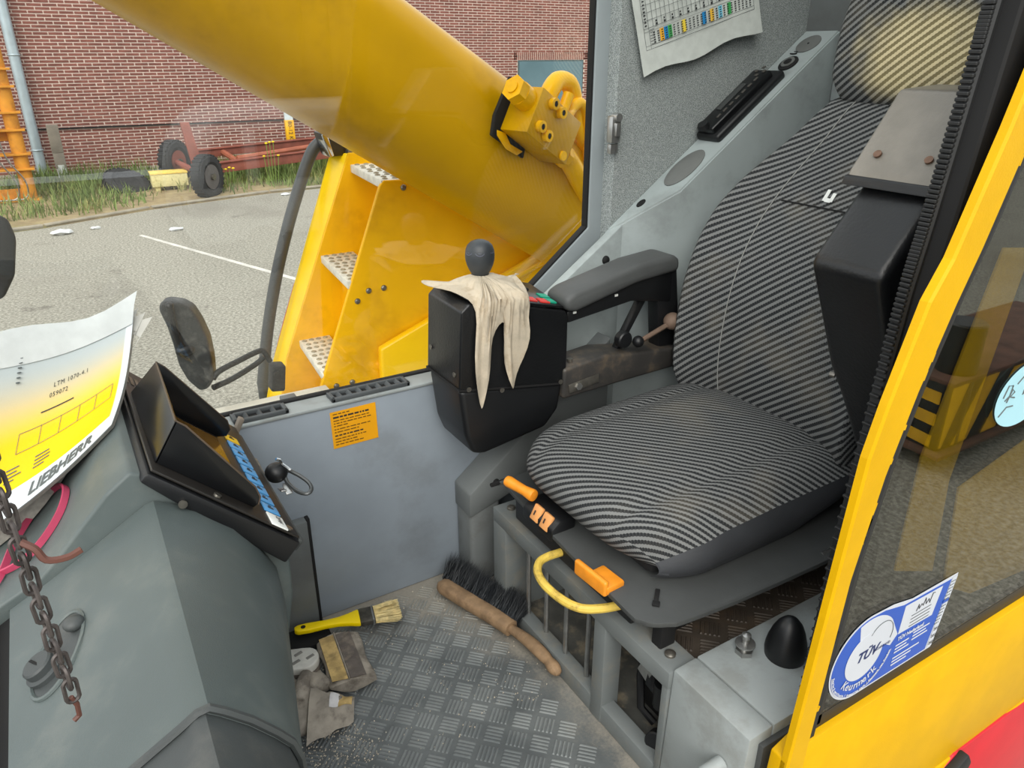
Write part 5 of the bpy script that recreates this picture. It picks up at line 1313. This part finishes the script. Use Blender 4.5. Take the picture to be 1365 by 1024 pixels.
for pts in (((0.409, 3.020, 0.035), (0.437, 3.020, 0.062), (0.531, 3.060, 0.077), (0.619, 3.100, 0.086), (0.643, 3.100, 0.075), (0.659, 3.100, 0.030)), ((0.403, 3.020, -0.004), (0.490, 3.060, 0.002), (0.596, 3.100, 0.029), (0.637, 3.100, 0.055))):
    b = B(); b.tube(catmull(pts, 5), .012, 10); mk('mirror_arm', b, RUB, mi)
b = B(); c = Vector((0.679, 3.100, -0.045)); b.box(c, (.06, .07, .12), Matrix.Rotation(.15, 3, 'Y'), .010); b.cyl(c+Vector((-.01, -.04, .03)), c+Vector((-.01, -.05, .03)), .012, n=10); mk('arm_bracket', b, RUB, mi)
bm2 = thing('front_mirror', (-0.143, 2.400, 0.741), 'black mirror housing at the left edge of the window', 'mirror')
b = B(); b.poly([Vector(p) for p in ((-0.225, 2.400, 0.849), (-0.132, 2.400, 0.858), (-0.107, 2.400, 0.844), (-0.099, 2.400, 0.791), (-0.125, 2.400, 0.691), (-0.163, 2.400, 0.633), (-0.196, 2.400, 0.624), (-0.275, 2.400, 0.647))], (-.03, .12, 0), .02, 3); mk('mirror_housing', b, RUB, bm2)
b = B(); c = Vector((-0.248, 2.450, 0.629)); b.cyl(c, c+Vector((0, 0, -1.1)), .02, n=10); mk('mirror_stalk', b, RUB, bm2)

# ------------------------------------------------------------------ yard
b = B(); b.mm((-18, -14, -1.0), (34, 30, -.9)); ground = struct('ground', b, ASPH, 0)
YW = 16.4
KL = [(-8, 11.2), (-1.5, 11.45), (-.15, 11.75), (1.24, 12.4), (3.12, 12.9), (8, 13.2), (20, 13.6)]
VERGE = floor_mat('verge_soil', (140, 122, 92), (168, 150, 112), (116, 118, 66), .6, 1.2, 12.9, 2.2, 1.2)
b = B(); b.poly([(x, y, -.9) for x, y in KL]+[(20, YW, -.9), (-8, YW, -.9)], (0, 0, .03)); mk('verge', b, VERGE, ground, smooth=0)
b = B()
for (x0, y0_), (x1, y1_) in zip(KL[:-1], KL[1:]):
    n_ = max(1, int(((x1-x0)**2+(y1_-y0_)**2)**.5/1.0))
    for k in range(n_):
        t0, t1 = (k+.01)/n_, (k+.99)/n_; p0 = Vector((x0+(x1-x0)*t0, y0_+(y1_-y0_)*t0, -.9)); p1 = Vector((x0+(x1-x0)*t1, y0_+(y1_-y0_)*t1, -.9)); nn_ = Vector((-(p1-p0).y, (p1-p0).x, 0)).normalized()*.07
        b = B(); b.poly([p0, p1, p1+nn_, p0+nn_], (0, 0, .05), .008); mk('kerb_stone', b, mat('kerb_concrete', (150, 142, 126), .9, var=.2, vs=3), ground)
b = B(); b.poly([(.86, 10.62, -.9), (.90, 10.66, -.9), (2.24, 7.0, -.9), (2.18, 6.98, -.9)], (0, 0, .002)); mk('painted_line', b, mat('faded_white_paint', (206, 202, 192), .8, var=.15, vs=6), ground, smooth=0)
# brick building
BW, BH, BLN, JT = .232, .0555, .214, .0165
b = B(); b.mm((-8, YW, -.9), (20, YW+.3, 3.6)); wall_b = struct('wall_building', b, MORTAR, 0)
b = B(); b.mm((-8, YW-.03, -.9), (20, YW, -.77), .004); mk('plinth', b, mat('plinth_concrete', (150, 140, 126), .9, var=.15, vs=2), wall_b)
wx0, wx1, wz0, wz1 = 10.09, 11.99, -.35, 1.065
me_b = bpy.data.meshes.new('brick')
hb2 = (BLN/2, .006, (BH-JT)/2)
vv = [(sx*hb2[0], sy*hb2[1], sz*hb2[2]) for sx in (-1, 1) for sy in (-1, 1) for sz in (-1, 1)]
me_b.from_pydata(vv, [], [(0, 4, 5, 1), (0, 1, 3, 2), (4, 6, 7, 5), (1, 5, 7, 3), (0, 2, 6, 4)]); finish(me_b, BRICK, 0)
cells = []; part_bricks = []
r_ = 0; z_ = -.77+BH/2+.004
while z_ < 3.3:
    x = -2.0+(BW/2 if r_ % 2 else 0)
    while x < 14.5:
        inwin = wx0-BLN/2 < x < wx1+BLN/2 and wz0-.02 < z_ < wz1+.17
        if not inwin: cells.append((x, z_))
        elif abs(x-wx0) < BLN/2 or abs(x-wx1) < BLN/2: part_bricks.append((x, z_))
        x += BW
    z_ += BH; r_ += 1
near = [c for c in cells if .05 < c[0] < 4.0 and -.75 < c[1] < 2.0 and c[1] < 2.3-.45*c[0]]
near.sort(key=lambda c: (c[0]-.9)**2+(c[1]-.55)**2); near = near[:300]; nset = set(near); wb = wloc(wall_b)
for x, zc in near:
    o = bpy.data.objects.new('brick', me_b); COL.objects.link(o); o.parent = wall_b; o.location = Vector((x+random.uniform(-.003, .003), YW-.0, zc))-wb
V_ = []; F_ = []
for x, zc in cells:
    if (x, zc) in nset: continue
    n0 = len(V_); V_ += [(x+p[0]-wb.x, YW+p[1]-wb.y, zc+p[2]-wb.z) for p in vv]; F_ += [tuple(n0+i for i in f) for f in ((0, 4, 5, 1), (0, 1, 3, 2), (4, 6, 7, 5), (1, 5, 7, 3), (0, 2, 6, 4))]
for x, zc in part_bricks:
    xa_, xb_ = (x-BLN/2, wx0-.012) if x < (wx0+wx1)/2 else (wx1+.012, x+BLN/2)
    if xb_-xa_ < .03: continue
    n0 = len(V_); V_ += [((xb_ if p[0] > 0 else xa_)-wb.x, YW+p[1]-wb.y, zc+p[2]-wb.z) for p in vv]; F_ += [tuple(n0+i for i in f) for f in ((0, 4, 5, 1), (0, 1, 3, 2), (4, 6, 7, 5), (1, 5, 7, 3), (0, 2, 6, 4))]
me = bpy.data.meshes.new('far_bricks'); me.from_pydata(V_, [], F_); finish(me, BRICK, 0); o = bpy.data.objects.new('far_bricks', me); COL.objects.link(o); o.parent = wall_b; o['kind'] = 'stuff'
V_ = []; F_ = []; x = wx0-.1
while x < wx1+.1:
    n0 = len(V_); V_ += [(x+.018+sx*.018-wb.x, YW+sy*.006-wb.y, wz1+.088+sz*.082-wb.z) for sx in (-1, 1) for sy in (-1, 1) for sz in (-1, 1)]; F_ += [tuple(n0+i for i in f) for f in ((0, 4, 5, 1), (0, 1, 3, 2), (4, 6, 7, 5), (1, 5, 7, 3), (0, 2, 6, 4))]; x += .055
me = bpy.data.meshes.new('lintel_bricks'); me.from_pydata(V_, [], F_); finish(me, BRICK, 0); o = bpy.data.objects.new('lintel_bricks', me); COL.objects.link(o); o.parent = wall_b; o['kind'] = 'stuff'
b = B(); b.mm((wx0, YW-.02, wz0), (wx1, YW-.002, wz1)); w2 = mk('shop_window', b, mat('window_frame_green', (70, 86, 88), .5), wall_b)
b = B(); b.mm((wx0+.03, YW-.028, wz0+.03), (wx1-.03, YW-.021, wz1-.03)); mk('pane', b, mat('blue_grey_pane', (96, 120, 128), .12, var=.12, vs=.8, spec=.6), w2)
b = B(); b.tube([(-1.2, YW-.035, -.012), (8.5, YW-.035, -.04)], .014, 6); mk('wall_cable', b, BLKM, wall_b)

dp = thing('downpipe', (-.03, 16.2, -.9), 'galvanised downpipe standing against the brick wall', 'pipe')
b = B(); b.cyl((-.03, 16.25, -.9), (-.03, 16.25, 3.4), .085, n=20); mk('pipe', b, mat('galvanised', (172, 186, 192), .4, .35, var=.1, vs=5), dp)
for z_ in (-.35, 1.2):
    b = B(); b.tube([(-.03+.09*cos(2*pi*k/20), 16.25+.09*sin(2*pi*k/20), z_) for k in range(20)], .012, 6, True); mk('pipe_clip', b, MATS['galvanised'], dp)
lt = thing('lattice_frame', (-.5, 14.1, -.9), 'orange yellow lattice frame with cross plates at the far left', 'lattice frame')
LO = mat('lattice_orange', (206, 138, 36), .6, var=.15, vs=6, dirt=(134, 84, 30), da=.5, ds=5)
b = B(); b.cyl((-.27, 14.1, -.9), (-.27, 14.1, 2.4), .10, n=20); mk('upright', b, LO, lt)
for z_ in (-.86, -.40, -.18, .17, .42, .78, 1.02):
    b = B(); b.mm((-1.6, 13.95, z_-.015), (-.12, 14.25, z_+.015), .005); mk('cross_plate', b, LO, lt)
for z0_, z1_ in ((-.18, .17), (-.86, -.70)):
    b = B(); b.mm((-1.6, 14.16, z1_-.16), (-.3, 14.18, z1_), .004); mk('cross_web', b, LO, lt)
for x in (-.5, -.62):
    b = B(); b.tube(catmull([(x, 13.9, .3), (x+.05, 13.88, -.2), (x+.22, 13.85, -.55), (x+.18, 13.85, -.8), (x-.1, 13.85, -.82)], 5), .012, 6); mk('loose_wire', b, SCREW, lt)
for x, y, h, lab, nm, top in ((.27, 15.7, 1.0, 'grey concrete post with white sleeve before the brick wall', 'concrete_post', None),):
    p = thing(nm, (x, y, -.9), lab, 'post')
    b = B(); b.mm((x-.09, y-.06, -.36), (x+.09, y+.06, .10), .01); b.mm((x-.085, y-.055, -.62), (x+.085, y+.055, -.35), .01); mk('post_body', b, mat('post_concrete', (132, 124, 112), .9, var=.12, vs=5), p)
    b = B(); b.cyl((x, y, -.78), (x, y, -.56), .075, n=16); mk('sleeve', b, mat('sleeve_pvc', (206, 208, 204), .5), p)
    b = B(); b.cyl((x, y, -.92), (x, y, -.76), .04, n=12); mk('post_foot', b, SCREW, p)
mp = thing('marker_post', (4.4, 15.9, -.9), 'white marker post with yellow numbered band beside the wall', 'post')
b = B(); b.mm((4.32, 15.86, -.92), (4.48, 15.94, .45), .008); mk('post_body', b, mat('marker_white', (196, 206, 208), .5), mp)
b = B(); b.mm((4.315, 15.85, -.45), (4.485, 15.95, .0), .004); mk('yellow_band', b, mat('marker_yellow', (240, 178, 20), .5), mp)
b = B(); text(b, '80-12 KV', .11, frame((4.365, 15.848, -.02), (0, 0, -1), (1, 0, 0)), .0005); mk('band_text', b, INK, mp)

# trailer chassis with two wheels, spare tyre, yellow box
TY = mat('tyre_rubber', (44, 44, 45), .8, var=.2, vs=12)
RD_ = mat('rust_red_steel', (134, 74, 60), .7, var=.15, vs=4, dirt=(110, 62, 48), da=.6, ds=5)
def tyre_part(parent, c, axis, R, w, name='tyre'):
    c = Vector(c); axis = Vector(axis).normalized()
    b = B(); b.tube2([c+axis*h for h in (-w*.35, -w*.5, -w*.46, -w*.30, w*.30, w*.46, w*.5, w*.35)], [R*.55, R*.68, R*.9, R, R, R*.9, R*.68, R*.55], axis, 32)
    ref = axis.cross(Vector((0, 0, 1))).normalized() if abs(axis.z) < .9 else Vector((1, 0, 0)); up_ = axis.cross(ref)
    for k in range(28):
        a = 2*pi*k/28; d = ref*cos(a)+up_*sin(a); b.box(c+d*R*.99, (R*.05, w*.8, R*.12), frame((0, 0, 0), d, axis).to_3x3())
    return mk(name, b, TY, parent)
tr = thing('trailer_chassis', (3.6, 14.2, -.9), 'rust-red trailer chassis on two wheels in front of the wall', 'trailer')
WA = Vector((.72, -.69, 0)).normalized()
for c in ((2.20, 13.0, -.57), (1.98, 14.6, -.50)):
    tyre_part(tr, c, WA if c[1] < 14 else (.72, -.69, 0), .34 if c[1] < 14 else .36, .20, 'wheel_tyre')
    b = B(); cc = Vector(c)-WA*.0; b.cyl(cc-WA*.09, cc+WA*.09, .19, n=24); mk('rim', b, RD_ if c[1] > 14 else mat('rim_grey', (96, 92, 90), .6), tr)
    b = B(); b.cyl(cc+WA*.06, cc+WA*.13, .05, n=12); mk('hub', b, SCREW, tr)
b = B(); b.cyl((2.20, 13.0, -.57), (1.98, 14.6, -.5), .05, n=10); mk('axle', b, RD_, tr)
b = B(); b.poly([(2.15, 13.9, -.55), (2.32, 13.9, -.55), (2.22, 14.0, .18), (2.08, 14.0, .18)], (0, .08, 0), .006); mk('drawbar_post', b, RD_, tr)
for (p0, p1, h) in (((2.45, 13.75, -.55), (6.6, 14.6, -.42), .17), ((2.35, 14.75, -.42), (6.4, 15.4, -.32), .14)):
    p0 = Vector(p0); p1 = Vector(p1); d = (p1-p0).normalized(); c = (p0+p1)/2
    b = B(); b.box(c, ((p1-p0).length, .06, h), frame((0, 0, 0), d, Vector((0, 0, 1)).cross(d)).to_3x3(), .006); b.box(c+Vector((0, 0, h/2)), ((p1-p0).length, .13, .02), frame((0, 0, 0), d, Vector((0, 0, 1)).cross(d)).to_3x3(), .004); mk('side_rail', b, RD_, tr)
for t in (.12, .55):
    a = Vector((2.45, 13.75, -.55)).lerp(Vector((6.6, 14.6, -.42)), t); c = Vector((2.35, 14.75, -.42)).lerp(Vector((6.4, 15.4, -.32)), t)
    b = B(); b.tube([a, c], .05, 8); mk('cross_member', b, mat('rail_orange', (158, 90, 66), .6), tr)
b = B(); b.tube([(2.9, 13.98, -.44), (5.4, 14.75, -.32)], .045, 8); mk('loose_tube', b, MATS['rail_orange'], tr)
for (x, y) in ((5.9, 14.45), (5.7, 15.25)):
    b = B(); b.mm((x-.06, y-.06, -.9), (x+.06, y+.06, -.45), .006); mk('stand', b, RD_, tr)
sy = thing('spare_tyre', (1.12, 14.3, -.9), 'black tyre lying tilted in the grass', 'tyre'); tyre_part(sy, (1.13, 14.3, -.80), (.25, -.45, .85), .36, .24)
yb2 = thing('yellow_box', (1.75, 14.0, -.9), 'weathered cream and yellow wooden box in the grass', 'box')
b = B(); b.box((1.76, 14.0, -.70), (.56, .30, .20), Matrix.Rotation(-.05, 3, 'Z'), .008); mk('box_body', b, mat('cream_paint', (216, 206, 150), .7, var=.2, vs=12, dirt=(150, 130, 80), da=.6, ds=12), yb2)
b = B(); b.box((1.76, 14.0, -.585), (.58, .32, .03), Matrix.Rotation(-.05, 3, 'Z'), .004); mk('box_lid', b, mat('cream_yellow', (226, 196, 92), .7, var=.2, vs=12), yb2)
for x in (1.56, 1.95):
    b = B(); b.mm((x-.04, 13.9, -.9), (x+.04, 14.1, -.79), .004); mk('foot', b, MATS['cream_paint'], yb2)
for k, (x, y, s) in enumerate(((.02, 11.2, .10), (.42, 11.35, .05), (1.32, 10.7, .07), (3.3, 12.6, .06))):
    b = B(); b.ball((x, y, -.9+s*.3), s, (1.3, .8, .35), 8)
    for v in b.bm.verts: v.co += Vector((random.uniform(-1, 1), random.uniform(-1, 1), random.uniform(-1, 1)))*s*.15
    o = mk('litter', b, mat('litter_white', (212, 214, 214), .6)); tag(o, ('crushed white plastic litter at the kerb on the left', 'small white scrap of litter right of the crushed one', 'pale scrap of litter in front of the trailer wheel', 'white scrap of litter under the trailer rail')[k], 'litter')
# grass along the wall
V_ = []; F_ = []
for k in range(17000):
    x = random.uniform(-2.2, 9); y = random.uniform(12.3, 16.2)
    kl = interp(x, [p[0] for p in KL], [p[1] for p in KL])
    if y < kl+.1: continue
    d = sin(x*1.7+.5)*.5+sin(x*3.9+y*1.3)*.3+sin(y*2.1-x)*.4+(1.0 if x < .6 else 0)*(.8 if y < 14.6 else .2)+(y-14.6)*.45+(.9 if x > 2.4 else 0)
    if d+random.uniform(-.7, .7) < .25: continue
    h = random.uniform(.10, .30)*(1.25 if d > 1 else .8); a = random.uniform(0, 6.28); ln = random.uniform(.03, .16); w = .010
    p = Vector((x, y, -.88)); s_ = Vector((cos(a), sin(a), 0))*w; l = Vector((-sin(a), cos(a), 0))*ln*random.choice((-1, 1))
    n0 = len(V_); m_ = p+l*.4+Vector((0, 0, h*.6)); t = p+l+Vector((0, 0, h))
    V_ += [tuple(p-s_), tuple(p+s_), tuple(m_+s_*.7), tuple(m_-s_*.7), tuple(t)]; F_ += [(n0, n0+1, n0+2, n0+3), (n0+3, n0+2, n0+4)]
me = bpy.data.meshes.new('verge_grass'); me.from_pydata(V_, [], F_); finish(me, mat('grass_green', (104, 122, 62), .8, var=.4, vs=2.5, dirt=(160, 148, 92), da=.8, ds=1.6), 0)
o = bpy.data.objects.new('verge_grass', me); COL.objects.link(o); tag(o, 'tufts of green and dry grass along the brick wall', 'grass'); o['kind'] = 'stuff'
for k, (x, y, h) in enumerate(((3.35, 13.45, .75), (2.55, 13.3, .5))):
    p = thing('yellow_weed', (x, y, -.9), ('tall yellow-flowered weed before the trailer rail', 'short yellow-flowered weed beside the trailer wheel')[k], 'plant')
    b = B()
    hh_ = [random.uniform(.55, 1.0) for q in range(5)]
    for q in range(5): b.tube([(x+q*.03-.06, y, -.9), (x+q*.05-.1, y, -.9+h*.5*hh_[q]), (x+q*.06-.12, y-.02, -.9+h*hh_[q])], .006, 5)
    mk('stems', b, mat('weed_green', (110, 132, 60), .8), p)
    for q in range(5):
        b = B(); b.ball((x+q*.06-.12, y-.02, -.89+h*hh_[q]), .022, (1.2, 1, .7), 8); mk('flower', b, mat('weed_yellow', (230, 196, 30), .7), p)

# ------------------------------------------------------------------ near side of the yard, mirrored in the door glass
def mir(p): return Vector((p[0], .94-p[1], p[2]))
og = thing('outrigger', (4.3, -1.1, -.9), 'black outrigger jack with yellow chevrons mirrored in the door glass', 'outrigger')
jt, jb = mir((4.073, 2.000, -0.073)), mir((4.109, 2.000, -0.360))
b = B(); b.cyl((jt.x, jt.y, jb.z-.5), (jt.x, jt.y, jt.z), .105, n=24, bev=.01); mk('jack', b, BLK, og)
b = B(); b.mm((jt.x-.20, jt.y-.5, jb.z-.02), (jt.x+1.6, jt.y+.12, jb.z+.005), .004); mk('rust_plate', b, mat('rusty_plate', (104, 72, 58), .8, var=.3, vs=8), og)
b = B(); b.mm((jt.x-.17, jt.y-.48, jb.z-.42), (jt.x+1.6, jt.y+.10, jb.z-.02), .006); mk('beam_box', b, BLK, og)
b = B(); b.mm((jt.x-.22, jt.y-.52, jb.z-.45), (jt.x+1.6, jt.y+.14, jb.z-.425), .004); mk('base_plate', b, MATS['rusty_plate'], og)
yy = jt.y+.101; zb = jb.z
for k in range(6):
    x = jt.x-.17+k*.30; b = B(); b.poly([(x, yy, zb-.03), (x+.15, yy, zb-.03), (x+.02, yy, zb-.40), (x-.0 if k else x, yy, zb-.40)] if k == 0 else [(x, yy, zb-.03), (x+.15, yy, zb-.03), (x-.03, yy, zb-.41), (x-.18, yy, zb-.41)], (0, .002, 0)); mk('chevron', b, mat('chevron_yellow', (244, 186, 20), .5), og)
for k in range(3):
    z_ = zb-.06-k*.13; b = B(); b.poly([(jt.x-.172, jt.y-.4+k*.1, z_), (jt.x-.172, jt.y+.05, z_-.02), (jt.x-.172, jt.y+.05, z_-.09), (jt.x-.172, jt.y-.4+k*.1, z_-.07)], (-.002, 0, 0)); mk('side_chevron', b, MATS['chevron_yellow'], og)

# hall added unseen to block mirrored sky; the white van shows in the glass
b = B(); b.mm((-24, -15.3, -.9), (34, -15, 2.9)); sky_blocker = struct('wall_sky_blocker', b, mat('sky_blocker_sheet', (66, 70, 66), .7, var=.2, vs=.4), 0)
b = B()
for k in range(96): b.mm((-24+k*.6, -15.0, -.9), (-23.75+k*.6, -14.96, 2.9))
mk('sheet_rib', b, MATS['sky_blocker_sheet'], sky_blocker, smooth=0, kind='stuff')
van = thing('white_van', (3.4, -6.0, -.9), 'white van parked on the near side, seen only as a reflection in the glass', 'van')
VW = mat('van_white', (206, 208, 206), .35, var=.04)
vprof = [(1.15, -.55), (1.17, .05), (1.28, .48), (1.45, .66), (1.75, .74), (5.5, .76), (5.65, .62), (5.7, -.55)]
b = B(); b.prof(vprof, -6.9, -5.1, .10, 4); mk('van_body', b, VW, van)
b = B(); b.prof([(1.32, .05), (1.42, .46), (1.52, .54), (1.72, .56), (1.72, .05)], -5.095, -5.085, .01); mk('side_glass', b, BLKG, van)
b = B(); b.prof([(1.85, .05), (1.85, .56), (2.65, .56), (2.65, .05)], -5.095, -5.085, .01); mk('side_glass', b, BLKG, van)
b = B(); b.mm((1.13, -6.85, -.62), (5.72, -5.15, -.45), .04); mk('bumper_sill', b, RUB, van)
for x in (1.85, 4.9):
    tyre_part(van, (x, -5.22, -.57), (0, 1, 0), .33, .22, 'van_tyre')
    b = B(); b.cyl((x, -5.14, -.57), (x, -5.10, -.57), .2, n=20); mk('wheel_cap', b, STEEL, van)
b = B(); b.mm((1.14, -5.45, -.2), (1.18, -5.2, -.05), .01); mk('headlamp', b, CHROME, van)
